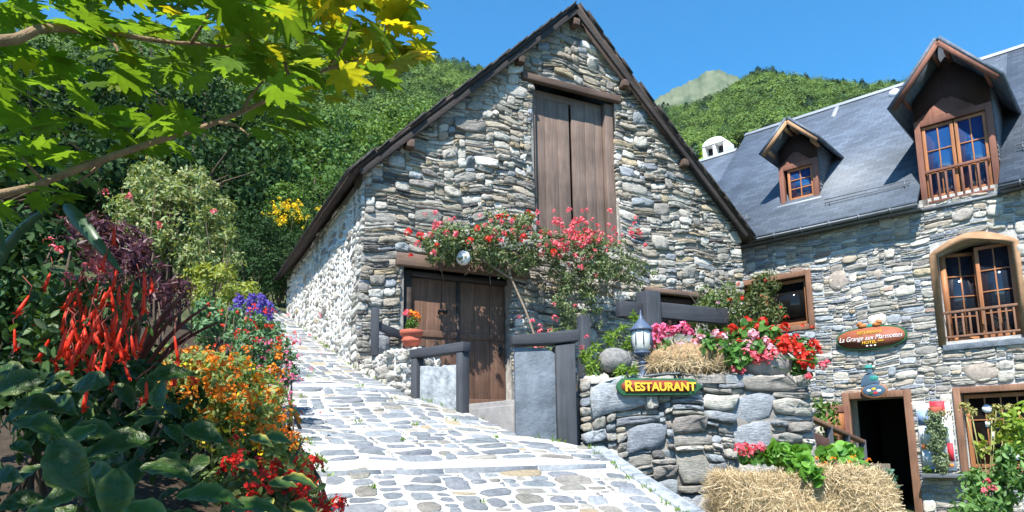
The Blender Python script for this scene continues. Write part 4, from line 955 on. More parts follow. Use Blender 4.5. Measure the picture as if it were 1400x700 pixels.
for k in range(70):
    a = np.array([r_.uniform(-1.3, 2.4), r_.uniform(-.6, -.2), r_.uniform(4.0, 4.7)]); e = a+r_.normal(0, .22, 3)*[1, .7, 1]; twig([a, (a+e)/2+r_.normal(0, .03, 3), e], .006, .002)
mb.build('branches', plain('rose_bark', (.24, .19, .14), .3, 30, .9, .5), rose)
foliage([((-.62, -.45, 4.52), (.55, .3, .36), 60, .26, 1400, .06), ((1.75, -.45, 4.62), (.6, .32, .34), 60, .26, 900, .055), ((-1.08, -.42, 4.48), (.46, .28, .36), 50, .30, 1500, .066), ((-.1, -.48, 4.62), (.78, .42, .55), 100, .24, 3000, .06), ((1.05, -.55, 4.45), (.78, .45, .62), 100, .24, 2900, .06), ((.95, -.62, 3.7), (.5, .3, .5), 44, .28, 1300, .058), ((2.1, -.42, 4.42), (.55, .28, .25), 40, .3, 800, .052), ((.30, -.75, 3.05), (.34, .2, .26), 16, .35, 260, .055)],
    leaf_mat('rose_leaf', (.055, .105, .035), (.21, .27, .12), .3), rose)
def rp(px, py, b):
    d = rt*(px-PX)/FPX+upv*(PY-py)/FPX+fwd; n = np.array([-BARN.s, BARN.c, 0.]); P0 = BARN.w(0, b, 0); t = ((P0-CAM)@n)/(d@n); return BARN.l(CAM+d*t)
hp = [rp(x, y, b) for x, y, b in ((562, 350, -.6), (575, 322, -.6), (597, 336, -.6), (652, 312, -.6), (682, 297, -.5), (690, 296, -.5), (703, 299, -.5), (722, 292, -.5), (728, 297, -.5), (690, 320, -.7), (667, 327, -.8), (642, 329, -.8), (558, 318, -.6), (715, 325, -.8), (740, 320, -.6), (757, 345, -.9), (748, 322, -.6))]
heads(hp, .05*rng.uniform(.8, 1.2, len(hp)), 22, M['red_petal'], rose)
hp = []
for k in range(95):
    x, y = rng.normal(792, 27), rng.normal(328, 15); hp.append(rp(x, y, rng.uniform(-.95, -.6)))
hp += [rp(x, y, -.7) for x, y in ((810, 300), (832, 308), (840, 312), (862, 313), (850, 322), (866, 326), (882, 336), (835, 325), (785, 303), (795, 300), (760, 318), (765, 350), (740, 348))]
for k in range(60): x = rng.uniform(570, 880); hp.append(rp(x, 318+rng.normal(0, 13)-8*math.sin((x-570)/310*3.1), rng.uniform(-.9, -.6)))
hp += [rp(x, y, -.9) for x, y in ((757, 416), (787, 418), (759, 435), (728, 440), (738, 446), (752, 452))]
heads(hp, .040*rng.uniform(.7, 1.3, len(hp)), 16, M['coral_petal'], rose)
# little rose bush of pink flowers behind the tilted beam
lb = thing('rose_bush', 'low straggly rose bush with small pink flowers behind the tilted beam', 'rose bush', BARN, (-.75, -2.6, 2.12))
foliage([((-.75, -2.6, 2.75), (.34, .25, .36), 22, .35, 480, .05)], SPARSE, lb); heads(np.array([-.75, -2.62, 2.82])+rng.normal(size=(16, 3))*np.array([.22, .14, .16]), .032, 12, M['coral_petal'], lb)
# white globe lamp at the lintel
gl_ = thing('globe_lamp', 'round white globe lamp hanging under the rose above the door', 'lamp', BARN, (-.86, -.48, 4.2))
mb = MB(); mb.ball((-.86, -.48, 4.31), .105, 20, 14); mb.build('globe', M['white_paint'], gl_, smooth=True)
mb = MB(); mb.tube([(-.86, -.0, 4.38), (-.86, -.3, 4.46), (-.86, -.48, 4.415)], .012, 7); mb.lathe((-.86, -.48, 4.39), [(.045, 0), (.045, .04), (.01, .05)], 12); mb.build('bracket', M['iron'], gl_)

# ================================================================== IN FRONT OF THE HOTEL
ov = thing('oval_sign', 'oval brown house sign with white script and two marmot heads on its top edge', 'sign', HOTEL, (-.52, -.08, 3.4))
cx, cz, a_, b_ = -.52, 3.63, .63, .225
def oval(a_, b_, n=36): return [(cx+a_*math.copysign(abs(math.cos(t))**.85, math.cos(t)), cz+b_*math.copysign(abs(math.sin(t))**.8, math.sin(t))) for t in np.linspace(0, 2*math.pi, n, endpoint=False)]
mb = MB(); mb.prism(oval(a_, b_), -.10, -.06); mb.build('rim', M['sign_green'], ov, bevel=.005)
mb = MB(); mb.prism(oval(a_-.035, b_-.03), -.112, -.101); mb.build('face', M['sign_brown'], ov)
text('RESTAURANT', .085, M['sign_yellow'], ov, 'lettering', (cx, -.118, cz+.105), .003, .001, fit=(cx-.22, cx+.22))
text('La Grange aux Marmottes', .128, M['white_paint'], ov, 'lettering', (cx, -.120, cz+.0), .003, -.0005, shear=.35, fit=(cx-.56, cx+.56))
text('HOTEL ***', .08, M['sign_yellow'], ov, 'lettering', (cx+.03, -.118, cz-.09), .003, .001, fit=(cx-.15, cx+.23))
for k in (-1, 0, 1): mb = MB(); mb.ball((cx+.07*k, -.115, cz-.155), (.022, .006, .014), 8, 6); mb.build('flower_mark', M['white_paint'], ov)
for k, x in enumerate((cx-.13, cx+.13)):
    sgn = 1 if k == 0 else -1
    mb = MB(); mb.ball((x, -.09, cz+.24), (.085, .05, .05), 12, 8); mb.ball((x-sgn*.04, -.10, cz+.28), (.05, .045, .04), 12, 8); mb.ball((x-sgn*.085, -.11, cz+.273), (.022, .02, .018), 8, 6); mb.ball((x-sgn*.02, -.10, cz+.32), (.012, .01, .014), 8, 6); mb.build('marmot_figure', M['marmot'], ov, smooth=True)
mb = MB(); mb.prism([(cx-.17, cz+.205), (cx+.25, cz+.205), (cx+.2, cz+.235), (cx+.06, cz+.27), (cx, cz+.26), (cx-.08, cz+.265)], -.09, -.07); mb.build('green_crest', M['teal'], ov)
# hanging inn sign
hs = thing('hanging_sign', 'small hanging sign with a teal-hatted figure over a painted disc above the hotel door', 'sign', HOTEL, (-.55, -.35, 2.6))
mb = MB(); mb.ball((-.53, -.36, 2.74), (.19, .025, .12), 24, 12); mb.build('disc_rim', M['sign_rim'], hs, smooth=True)
mb = MB(); mb.ball((-.53, -.372, 2.745), (.165, .022, .098), 24, 12); mb.build('disc', M['coat_blue'], hs, smooth=True)
for k, (dx, dz, m_) in enumerate(((-.07, .0, 'plate_white'), (.0, .02, 'sign_yellow'), (.07, -.01, 'plate_white'), (.02, -.04, 'poster_red'), (-.04, -.045, 'sign_green'))):
    mb = MB(); mb.ball((-.53+dx, -.392, 2.745+dz), (.035, .005, .02), 10, 6); mb.build('painted_mark', M[m_], hs)
mb = MB(); mb.prism([(-.72, 2.80), (-.70, 2.90), (-.64, 3.0), (-.56, 3.02), (-.50, 2.98), (-.48, 2.90), (-.44, 2.86), (-.46, 2.82), (-.53, 2.85), (-.62, 2.83)], -.38, -.34); mb.build('coat', M['coat_blue'], hs, bevel=.008)
mb = MB(); mb.ball((-.53, -.36, 2.93), (.075, .03, .055), 12, 8); mb.build('scarf', M['teal'], hs, smooth=True)
mb = MB(); mb.ball((-.58, -.36, 3.055), (.05, .035, .05), 12, 8); mb.build('head', M['plate_white'], hs, smooth=True)
mb = MB(); mb.lathe((-.58, -.36, 3.085), [(.10, 0), (.10, .012), (.055, .016), (.05, .05), (.01, .06)], 14); mb.build('hat', M['teal'], hs)
mb = MB(); mb.tube([(-.58, 0, 3.2), (-.58, -.40, 3.2)], .012, 6); mb.tube([(-.58, -.36, 3.2), (-.58, -.36, 3.14)], .006, 6); mb.build('bracket', M['iron'], hs)
hs.scale = (1.22, 1., 1.22); hs.location.z -= .17; hs.location.x += .06
# menu panel and hanging plant
mn = thing('menu_board', 'wall panel of blue, white and red notices between the hotel door and window', 'notice board', HOTEL, (.4, -.04, 1.1))
mb = MB(); mb.box(.12, .66, -.05, -.035, 1.14, 2.33); mb.build('backboard', M['poster_white'], mn)
for x0, x1, z0, z1, m_ in ((.13, .31, 1.95, 2.22, 'poster_blue'), (.34, .58, 2.12, 2.36, 'poster_red'), (.14, .32, 1.62, 1.92, 'plate_white'), (.15, .24, 1.52, 1.60, 'poster_orange'), (.15, .30, 1.22, 1.48, 'plate_white'), (.55, .64, 1.3, 1.62, 'poster_red'), (.34, .6, 1.62, 2.06, 'poster_white'), (.36, .62, 1.2, 1.26, 'poster_orange'), (.15, .32, 1.15, 1.20, 'poster_blue')):
    mb = MB(); mb.box(x0, x1, -.06, -.052, z0, z1); mb.build('notice', M[m_], mn)
mb = MB(); mb.box(.14, .80, -.30, -.02, 1.02, 1.09); mb.build('shelf', M['zinc'], mn, bevel=.006)
iv = thing('hanging_plant', 'grey-green trailing plant hanging in a column in front of the notices', 'hanging plant', HOTEL, (.43, -.3, 1.0))
mb = MB(); mb.lathe((.46, -.22, 2.10), [(.06, 0), (.09, .02), (.11, .14), (.10, .15)], 14); mb.tube([(.46, -.05, 2.2), (.46, -.22, 2.24)], .01, 6); mb.build('wall_pot', M['terracotta'], iv)
foliage([((.44, -.26, 2.08), (.2, .14, .18), 30, .4, 900, .05), ((.43, -.27, 1.75), (.19, .14, .38), 44, .35, 1700, .05), ((.46, -.25, 1.3), (.16, .13, .32), 30, .4, 900, .045)], leaf_mat('grey_leaf', (.10, .16, .08), (.27, .34, .19), .25), iv, 'leaves')
foliage([((.62, -.26, 2.12), (.1, .08, .1), 14, .4, 160, .04)], leaf_mat('dry_bloom', (.30, .24, .12), (.42, .36, .2), .2), iv, 'dried_blossoms')
tuft = thing('potted_plant', 'small bright green plant on the zinc shelf below the notices', 'plant', HOTEL, (.22, -.2, 1.09)); foliage([((.24, -.2, 1.16), (.09, .08, .08), 12, .4, 130, .05)], GREEN1, tuft)
# terrace rail leading to the door
tr = thing('handrail', 'dark wooden stair rail with plank infill leading down to the hotel door', 'handrail', WORLD, (4.6, 9.6, .5))
pA, pB = at(1106, 571, 9.0), at(1179, 606, 10.6)
for q in (.0, .33, .66, 1.):
    p = pA+(pB-pA)*q; mb = MB(); mb.box(p[0]-.04, p[0]+.04, p[1]-.04, p[1]+.04, .45, p[2]+(.0 if q < 1 else .05)); mb.build('post', M['charcoal_post'], tr, bevel=.006)
mb = MB(); mb.bar(pA-(pB-pA)*.05, pB+(pB-pA)*.02+[0, 0, .02], .09, .05); mb.build('rail', M['brown_frame'], tr, bevel=.006)
mb = MB(); mb.bar(pA-[0, 0, .28], pB-[0, 0, .28], .03, .22); mb.bar(pA-[0, 0, .62], pB-[0, 0, .62], .03, .22); mb.build('infill_plank', M['dormer_dark'], tr)
# hay bale planter
HAY = Frame(2.45, 6.25, -4)
hb = thing('hay_bale', 'big shaggy straw bale standing below the garden wall', 'hay bale', HAY, (0, 0, .6))
mb = MB(); mb.box(-.70, .70, -.32, .34, .62, 1.34); core = mb.build('bale', M['straw'].copy() if False else plain('bale_straw', (.42, .31, .17), .35, 18, .95, 1., 40), hb, bevel=.14)
n = 15000; face = rng.choice(4, n, p=[.46, .30, .12, .12]); P = np.zeros((n, 3)); Nn = np.zeros((n, 3))
u, v = rng.uniform(-1, 1, n), rng.uniform(-1, 1, n)
for f, (fx, fn) in enumerate(((lambda u, v: (u*.72, -.33+0*u, 0.98+v*.40), (0, -1, 0)), (lambda u, v: (u*.72, v*.34, 1.36+0*u), (0, 0, 1)), (lambda u, v: (-.71+0*u, u*.34, 0.98+v*.40), (-1, 0, 0)), (lambda u, v: (.71+0*u, u*.34, 0.98+v*.40), (1, 0, 0)))):
    k = face == f; P[k] = np.stack(fx(u[k], v[k]), 1); Nn[k] = fn
e = np.array([0, 0, .98]); q = (P-e)/np.array([.74, .36, .44]); rr = (np.abs(q)**5).sum(1)**(1/5); P = e+(P-e)/np.maximum(rr, .97)[:, None]*1.0+rng.normal(0, .012, P.shape)
P[:, 2] += .035*np.sin(P[:, 0]*5)*(P[:, 2] > 1.2); P[:, 1] -= .03*np.sin(P[:, 0]*7+P[:, 2]*9)
mb = MB(); scatter(mb, P, Nn, rng.uniform(.06, .2, n), np.array([[-.011, -.5, 0], [.013, -.5, 0], [.014, .5, .07], [-.008, .5, .07]])*np.array([1, 1, 1.]), QUAD_F, .5); mb.build('straw', M['straw'], hb)
def hp_(px, py, Y): return HAY.l(at(px, py, Y))
g = thing('geranium', 'coral pink geranium growing from the left end of the straw bale', 'geranium', HAY, (-.6, .0, 1.42), 'plants on the straw bale')
foliage([(hp_(1026, 625, 6.25), (.16, .1, .05), 12, .5, 90, .06)], GER, g, T=ROUND_V, F=ROUND_F); heads([hp_(x, y, 6.2) for x, y in ((1010, 612), (1020, 611), (1030, 613), (1038, 617), (1028, 619), (1015, 619), (1041, 612))], .042, 26, M['coral_petal'], g)
NAST = leaf_mat('nasturtium_leaf', (.08, .24, .03), (.18, .38, .06), .35)
g = thing('nasturtium', 'lush light green nasturtium spilling down the middle of the straw bale', 'nasturtium', HAY, (-.1, -.1, 1.45), 'plants on the straw bale')
foliage([(hp_(1075, 622, 6.2), (.24, .16, .10), 22, .4, 300, .075), (hp_(1100, 640, 6.0), (.16, .1, .10), 14, .45, 150, .07), (hp_(1112, 650, 5.9), (.07, .05, .08), 8, .5, 60, .065)], NAST, g, T=ROUND_V, F=ROUND_F)
g = thing('nasturtium', 'nasturtium with orange flowers on the right end of the straw bale', 'nasturtium', HAY, (.4, .0, 1.45), 'plants on the straw bale')
foliage([(hp_(1150, 625, 6.3), (.22, .16, .11), 20, .4, 260, .07), (hp_(1170, 640, 6.2), (.16, .12, .08), 14, .4, 140, .07)], NAST, g, T=ROUND_V, F=ROUND_F); heads([hp_(x, y, 6.1) for x, y in ((1128, 635), (1144, 640), (1160, 634), (1115, 628), (1186, 630), (1168, 626), (1138, 628), (1150, 646), (1122, 640), (1134, 648), (1176, 640))], .03, 9, M['orange_petal'], g)
g = thing('trailing_plant', 'blue-green trailing plant drooping beside the straw bale near the hotel door', 'plant', WORLD, tuple(at(1208, 690, 6.9)*[1, 1, 0]+[0, 0, .6]))
foliage([(at(1207, 655, 6.9), (.12, .12, .16), 20, .4, 300, .06), (at(1215, 685, 6.9), (.1, .1, .2), 16, .4, 220, .06)], leaf_mat('blue_green_leaf', (.05, .12, .08), (.12, .22, .15), .25), g)
# plants under the right window
def plant(label, parts, mat, cat='shrub', name='shrub', group=None, bl=None, T=LEAF_V, F=LEAF_F, base=None):
    c = np.array(parts[0][0]); t = thing(name, label, cat, WORLD, tuple(base if base is not None else (c[0], c[1], float(ground(c[0], c[1])))), group)
    foliage(parts, mat, t, T=T, F=F)
    for b in (bl or []): heads(*b, t)
    return t
HYD = leaf_mat('hydrangea_leaf', (.07, .16, .04), (.18, .33, .10), .35)
plant('broad-leaved hydrangea bush under the right hotel window', [(at(1350, 672, 9.3), (.32, .3, .38), 30, .35, 620, .11), (at(1395, 640, 9.0), (.3, .3, .4), 26, .35, 480, .12), (at(1330, 695, 9.0), (.3, .3, .3), 20, .4, 300, .11)], HYD, bl=[(np.array([at(1350, 660, 9.0), at(1357, 668, 9.0), at(1346, 672, 9.0)]), .05, 14, M['coral_petal'])])
plant('light green leafy plant at the right picture edge before the window', [(at(1392, 585, 9.4), (.2, .2, .35), 18, .4, 200, .13)], leaf_mat('lime_leaf', (.17, .28, .03), (.32, .45, .07), .45))
um = thing('umbel_plant', 'tall stalks with dry yellow-green umbels rising before the right window', 'plant', WORLD, tuple(at(1352, 690, 9.5)*[1, 1, 0]+[0, 0, .6]))
hd = [at(x, y, 9.5) for x, y in ((1328, 565), (1356, 574), (1362, 561), (1380, 560), (1318, 558), (1345, 618))]; b0 = at(1350, 700, 9.5)
M['dry_stem'] = plain('dry_stem', (.25, .24, .10))
for h in hd: mb = MB(); mb.tube([b0, b0*.45+h*.55+[.02, 0, .05], h], .008, 5); mb.build('stem', M['dry_stem'], um)
UMB = leaf_mat('umbel', (.28, .27, .08), (.42, .40, .16), .3)
for h in hd: heads(h, .085, 60, UMB, um, 'umbel', .22, 1.0)
foliage([(at(1350, 610, 9.5), (.25, .15, .12), 12, .4, 60, .1), (at(1370, 590, 9.5), (.2, .15, .15), 12, .4, 60, .11)], leaf_mat('umbel_leaf', (.2, .28, .04), (.34, .42, .08), .4), um)
plant('low green bush at the foot of the terrace wall behind the handrail', [(at(1130, 575, 10.0), (.25, .2, .35), 22, .4, 380, .08)], GREEN1)
plant('thin young vine climbing the hotel wall beside the terrace rail', [(at(1120, 560, 11.2), (.12, .1, .3), 14, .4, 70, .06)], GREEN1)

# ================================================================== VEGETATION OF THE SLOPE
def G(x, y): return float(ground(np.array(x), np.array(y)))
FOR1 = leaf_mat('forest_leaf', (.032, .08, .022), (.105, .20, .045), .25, .6, .2)
FOR2 = leaf_mat('bright_forest_leaf', (.05, .115, .024), (.14, .24, .05), .3, .6, .2)
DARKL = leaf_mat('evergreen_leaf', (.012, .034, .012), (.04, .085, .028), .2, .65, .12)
def tree(label, x, y, top, rad, mat, n=2200, ls=.34, group='trees on the slope behind the barn', name='tree', squash=1., low=.25, lr=.26, nl=46, ht=None):
    z0 = G(x, y)-.15; h = top-z0; t = thing(name, label, 'tree', WORLD, (x, y, z0), group)
    cb = z0+h*low; cc = np.array([x, y, (cb+top)/2]); rz_ = (top-cb)/2
    mb = MB(); tr = max(.09, h*.02)
    lean = rng.normal(0, .25, 2); pts = [(x, y, z0), (x+lean[0]*.3, y+lean[1]*.3, z0+h*.3), (x+lean[0], y+lean[1], z0+h*.6), (x+lean[0]*1.2, y+lean[1]*1.2, z0+h*.85)]
    mb.tube(pts, [tr*1.3, tr, tr*.6, tr*.2], 8); mb.build('trunk', M['bark'], t)
    lm = MB()
    for k in range(9):
        a = rng.uniform(0, 6.28); q = rng.uniform(.35, .7); b = np.array(pts[1])*(1-q)+np.array(pts[2])*q; e = cc+np.array([math.cos(a)*rad*.7, math.sin(a)*rad*.7, rng.uniform(-.3, .6)*rz_]); lm.tube([b, b*.5+e*.5+[0, 0, .1*rad], e], [tr*.45, tr*.3, tr*.1], 6)
    lm.build('limb', M['bark'], t)
    p, nn = lumps(cc, (rad, rad, rz_), nl, lr, n, .5); m2 = MB(); scatter(m2, p, nn, ls*rng.uniform(.6, 1.3, n), QUAD_V, QUAD_F, .55); m2.build('crown', mat, t)
    return t
def tpx(px, py, Y): return at(px, py, Y)
# (picture survey: px, top py, distance, crown radius, kind)
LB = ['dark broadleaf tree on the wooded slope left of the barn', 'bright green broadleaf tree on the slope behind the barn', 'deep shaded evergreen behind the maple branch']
for px, py, Y, rad, k in ((560, 128, 60, 4.2, 1), (525, 150, 52, 4., 1), (590, 122, 68, 4.2, 1), (490, 170, 46, 3.8, 0), (545, 175, 44, 3., 0), (455, 150, 48, 4.2, 0), (500, 215, 36, 2.8, 0), (440, 185, 37, 3.4, 0), (470, 232, 30, 2.2, 0), (415, 130, 42, 4.2, 0), (380, 165, 32, 3.4, 0), (345, 110, 36, 4.2, 0), (405, 215, 27, 2.4, 0),
                          (300, 90, 30, 3.8, 2), (245, 60, 33, 4.5, 2), (185, 70, 26, 3.6, 2), (120, 50, 29, 4.2, 2), (60, 70, 24, 3.6, 2), (0, 40, 27, 4.2, 2), (-70, 80, 22, 3.6, 2), (335, 190, 24, 2.4, 2), (270, 170, 21, 2.6, 2), (150, 170, 19, 2.6, 2), (40, 180, 17, 2.6, 2)):
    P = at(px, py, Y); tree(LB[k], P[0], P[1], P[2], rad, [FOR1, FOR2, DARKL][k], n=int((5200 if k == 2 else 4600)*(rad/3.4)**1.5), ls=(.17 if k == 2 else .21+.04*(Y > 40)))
tree('young yellow-green tree peeping between the barn roof and the hotel ridge', *tpx(968, 188, 40), 2.2, leaf_mat('young_leaf', (.12, .24, .02), (.24, .38, .04), .4), n=1600, ls=.3, group=None)
tree('lime green tree just behind the right slope of the barn roof', *tpx(948, 205, 44), 2.2, leaf_mat('young_leaf2', (.09, .2, .02), (.18, .32, .04), .4), n=1600, ls=.3, group=None)
# the forest on the hills, one mass
n = 10500; az = np.concatenate([rng.uniform(-46, 4, n//2), rng.uniform(6, 40, n//2)]); rr = 48+(470-48)*rng.uniform(0, 1, n)**.62
X, Y = rr*np.sin(np.radians(az)), rr*np.cos(np.radians(az)); Z = ground(X, Y)
op = np.sin(X*.022+1.3)*np.sin(Y*.031+.4)+.6*np.sin(X*.06+Y*.043)       # clearings
keep = (op > -.75) | (rng.uniform(size=n) < .25); keep &= ~((az > 5) & (rr < 230)); X, Y, Z, rr, az = X[keep], Y[keep], Z[keep], rr[keep], az[keep]
cr = rng.uniform(2.4, 5.4, len(X)); hh = cr*rng.uniform(1.4, 2.2, len(X))
pine = rng.uniform(size=len(X)) < .06+.22*((rr > 380) & (rng.uniform(size=len(X)) < .6)); hh = np.where(pine, cr*2.4, hh); cr = np.where(pine, cr*.62, cr)
for nm, sel, lab in (('forest', az < 5, None), ('forest', az >= 5, None)):
    mb = MB()
    for lo, hi, per, ls in ((0, 110, 420, .48), (110, 200, 300, .58), (200, 900, 270, .58)):
        k = np.where(sel & (rr >= lo) & (rr < hi))[0]
        if not len(k): continue
        tone = np.clip(.5+.25*np.sin(X[k]*.035)*np.sin(Y[k]*.03+1)+rng.normal(0, .36, len(k)), 0, 1)[:, None]
        base = np.array([.038, .085, .026])*(1-tone)+np.array([.15, .24, .055])*tone
        base = np.where(pine[k][:, None], np.array([.032, .075, .045]), base)
        kk = np.repeat(np.arange(len(k)), per); d = unit(rng.normal(size=(len(kk), 3))); d[:, 2] = np.abs(d[:, 2])*1.05-.25
        c = np.stack([X[k], Y[k], Z[k]+hh[k]*.5], 1)[kk]; rad = np.stack([cr[k], cr[k], hh[k]*.55], 1)[kk]
        # knobbly crowns: radius varies with direction
        ph = rng.uniform(0, 6, (len(k), 3))[kk]; kn = 1+.22*np.sin(d[:, 0]*6+ph[:, 0])*np.sin(d[:, 1]*6+ph[:, 1])+.15*np.sin(d[:, 2]*9+ph[:, 2])
        kn = np.where(pine[k][kk], np.clip(.95-.75*d[:, 2], .2, 1.3), kn); dz_ = d*rad; dz_[:, 2] /= np.where(pine[k][kk], kn, 1)
        p = c+dz_*(kn*rng.uniform(.75, 1.02, len(kk)))[:, None]
        scatter(mb, p, d+[0, 0, .3], ls*rng.uniform(.7, 1.3, len(kk)), QUAD_V*[1.3, 1, 1], QUAD_F, .16, 0, np.clip(base[kk]*rng.uniform(.88, 1.12, (len(kk), 1)), 0, 1))
    mb.build('forest', leaf_mat('hill_forest_leaf', (0, 0, 0), (0, 0, 0), .2, .7, .15, attr=True), kind='stuff')

# ================================================================== SHRUBS BETWEEN PATH AND SLOPE
def bush(name, label, parts, mat, cat='shrub', group=None, stems=8, bl=(), T=LEAF_V, F=LEAF_F, stem_mat=None):
    c = np.mean([p[0] for p in parts], 0); z0 = G(c[0], c[1]); t = thing(name, label, cat, WORLD, (c[0], c[1], z0), group)
    mb = MB()
    for p in parts:
        for k in range(stems):
            e = np.array(p[0])+rng.normal(size=3)*np.broadcast_to(p[1], (3,))*.4; b = np.array([p[0][0]+rng.normal(0, .1), p[0][1]+rng.normal(0, .1), G(p[0][0], p[0][1])-.05]); mb.tube([b, (b+e)/2+rng.normal(0, .05, 3), e], [.02, .013, .005], 5)
    mb.build('stem', stem_mat or M['bark'], t); foliage(parts, mat, t, T=T, F=F)
    for b in bl: heads(*b, t)
    return t
VAR = leaf_mat('variegated_leaf', (.10, .17, .05), (.30, .36, .15), .35, hue3=(.42, .40, .24))
bush('variegated_shrub', 'tall pale variegated shrub rising behind the purple maple', [(at(240, 300, 10.5), (.95, .7, 1.0), 110, .2, 5200, .085), (at(185, 330, 10.2), (.6, .5, .8), 60, .25, 2200, .08), (at(285, 350, 10.4), (.55, .5, .75), 60, .25, 2200, .08), (at(230, 245, 10.7), (.7, .5, .35), 40, .25, 1400, .08)], VAR, stems=14, bl=[(np.array([at(145, 262, 9.9), at(217, 308, 9.7), at(176, 268, 9.7), at(293, 290, 9.8)]), .05, 16, M['coral_petal'])])
bush('shrub', 'golden green shrub spilling towards the path below the variegated shrub', [(at(300, 395, 9.2), (.5, .4, .5), 50, .26, 2000, .075)], leaf_mat('golden_leaf', (.16, .22, .03), (.36, .40, .09), .4))
bush('yellow_bush', 'rounded bush covered with yellow blossom beyond the barn eave', [(at(395, 300, 19.5), (.8, .6, .55), 46, .28, 2400, .10)], FOR2, bl=[(np.array([at(395+x*17, 291+y*9, 18.9+rng.uniform(-.2, .3)) for x, y in rng.normal(0, 1, (75, 2))]), .075, 9, M['yellow_petal'])])
bush('round_shrub', 'clipped-looking light green shrub above the yellow bush', [(at(390, 272, 21.5), (.9, .7, .5), 50, .28, 1800, .12)], FOR2)
SH = DARKL  # near-black bushes added to make the deep shade left of the barn
for px, py, Y, r, lab in ((350, 372, 15.5, .95, 'dark shrub added for the deep shade at the bend of the path left of the barn wall'), (385, 352, 17.5, 1.0, 'dark bush added for the shade directly behind the far end of the barn wall'), (330, 330, 17.0, 1.2, 'dark bush added for the deep shade right of the variegated shrub'), (415, 318, 21., 1.3, 'dark bush added for the shade under the yellow blossom beside the barn eave'), (445, 275, 26, 1.6, 'mid green bush just above the barn eave')):
    c = at(px, py, Y); bush('slope_bush', lab, [(c, (r, r*.9, r*.9), 46, .3, 5200, .075)], SH if 'mid' not in lab else FOR1)
PURP = leaf_mat('purple_leaf', (.035, .010, .022), (.13, .045, .075), .3, hue3=(.22, .11, .13))
bush('purple_maple', 'feathery dark purple dwarf maple behind the scarlet fuchsia', [(at(135, 335, 5.2), (.42, .35, .22), 60, .25, 2400, .075), (at(175, 360, 5.0), (.28, .25, .18), 36, .25, 1100, .07), (at(228, 405, 4.6), (.18, .16, .14), 24, .3, 600, .06)], PURP, cat='maple', T=NAR_V, F=NAR_F)
bush('shrub', 'small pink-tipped shrub at the left under the maple branch', [(at(20, 345, 4.6), (.5, .3, .4), 30, .3, 900, .08)], DARKL, bl=[(np.array([at(x, y, 4.3) for x, y in ((55, 335), (66, 330), (72, 340), (82, 342), (58, 340))]), .03, 12, M['coral_petal'])])

# ================================================================== FLOWER BED ALONG THE PATH
sal = bush('salvia', 'violet-blue salvia spikes at the head of the flower bed', [(at(340, 440, 8.0), (.35, .3, .35), 30, .35, 900, .06)], leaf_mat('salvia_leaf', (.05, .10, .05), (.13, .22, .11), .3), cat='flowers')
mb = MB()
for k in range(26):
    P = at(rng.uniform(315, 372), rng.uniform(398, 425), 7.9+rng.uniform(-.25, .25)); n = 46; q = rng.uniform(0, 1, n)
    p = P[None]+np.stack([rng.normal(0, .012, n), rng.normal(0, .012, n), -q*.20], 1); scatter(mb, p, rng.normal(size=(n, 3)), .022, STAR_V, STAR_F, .6)
mb.build('flower_spikes', M['violet_petal'], sal)
def sprays(pxy, Y, dy=.3): return np.array([at(x, y, Y+rng.uniform(-dy, dy)) for x, y in pxy])
def cloud(cx, cy, sx, sy, n): return np.array([cx, cy])+np.clip(rng.normal(size=(n, 2)), -1.7, 1.7)*[sx, sy]
bush('red_phlox', 'mixed red and pink flowers with grey-green leaves beside the upper path', [(at(352, 480, 6.6), (.34, .3, .40), 46, .3, 1700, .055), (at(385, 505, 6.3), (.16, .2, .3), 24, .35, 600, .05), (at(300, 440, 6.8), (.35, .3, .3), 30, .3, 1000, .06)], leaf_mat('phlox_leaf', (.05, .12, .05), (.14, .26, .12), .3), cat='flowers',
     bl=[(sprays(cloud(345, 455, 34, 22, 46), 6.3), .028, 7, M['red_petal']), (sprays(cloud(383, 515, 16, 28, 32), 5.9), .028, 7, M['pink_petal']), (sprays([(397, 463), (403, 455), (423, 460), (437, 432), (394, 432), (425, 505), (440, 565), (437, 483), (410, 487)], 6.0, .1), .024, 7, M['coral_petal'])])
OR = leaf_mat('lantana_leaf', (.12, .20, .05), (.32, .40, .15), .45)
def cloud(cx, cy, sx, sy, n): return np.array([cx, cy])+np.clip(rng.normal(size=(n, 2)), -1.7, 1.7)*[sx, sy]
bush('orange_lantana', 'big mound of small orange flowers along the left edge of the path', [(at(300, 545, 4.3), (.42, .4, .30), 90, .2, 4200, .05), (at(355, 580, 4.2), (.27, .3, .28), 60, .25, 2600, .046), (at(250, 520, 4.4), (.24, .3, .22), 40, .25, 1600, .05), (at(340, 640, 4.0), (.28, .3, .2), 40, .25, 1600, .046), (at(405, 640, 4.4), (.16, .3, .16), 24, .3, 700, .046)], OR, cat='flowers', stems=14,
     bl=[(sprays(cloud(300, 525, 48, 28, 170), 3.9), .024, 10, M['orange_petal']), (sprays(cloud(365, 570, 26, 38, 85), 3.92), .023, 10, M['orange_petal']), (sprays(cloud(280, 560, 45, 35, 55), 3.88), .02, 7, M['yellow_petal']), (sprays(cloud(395, 600, 14, 22, 20), 4.2, .1), .019, 7, M['orange_petal'])])
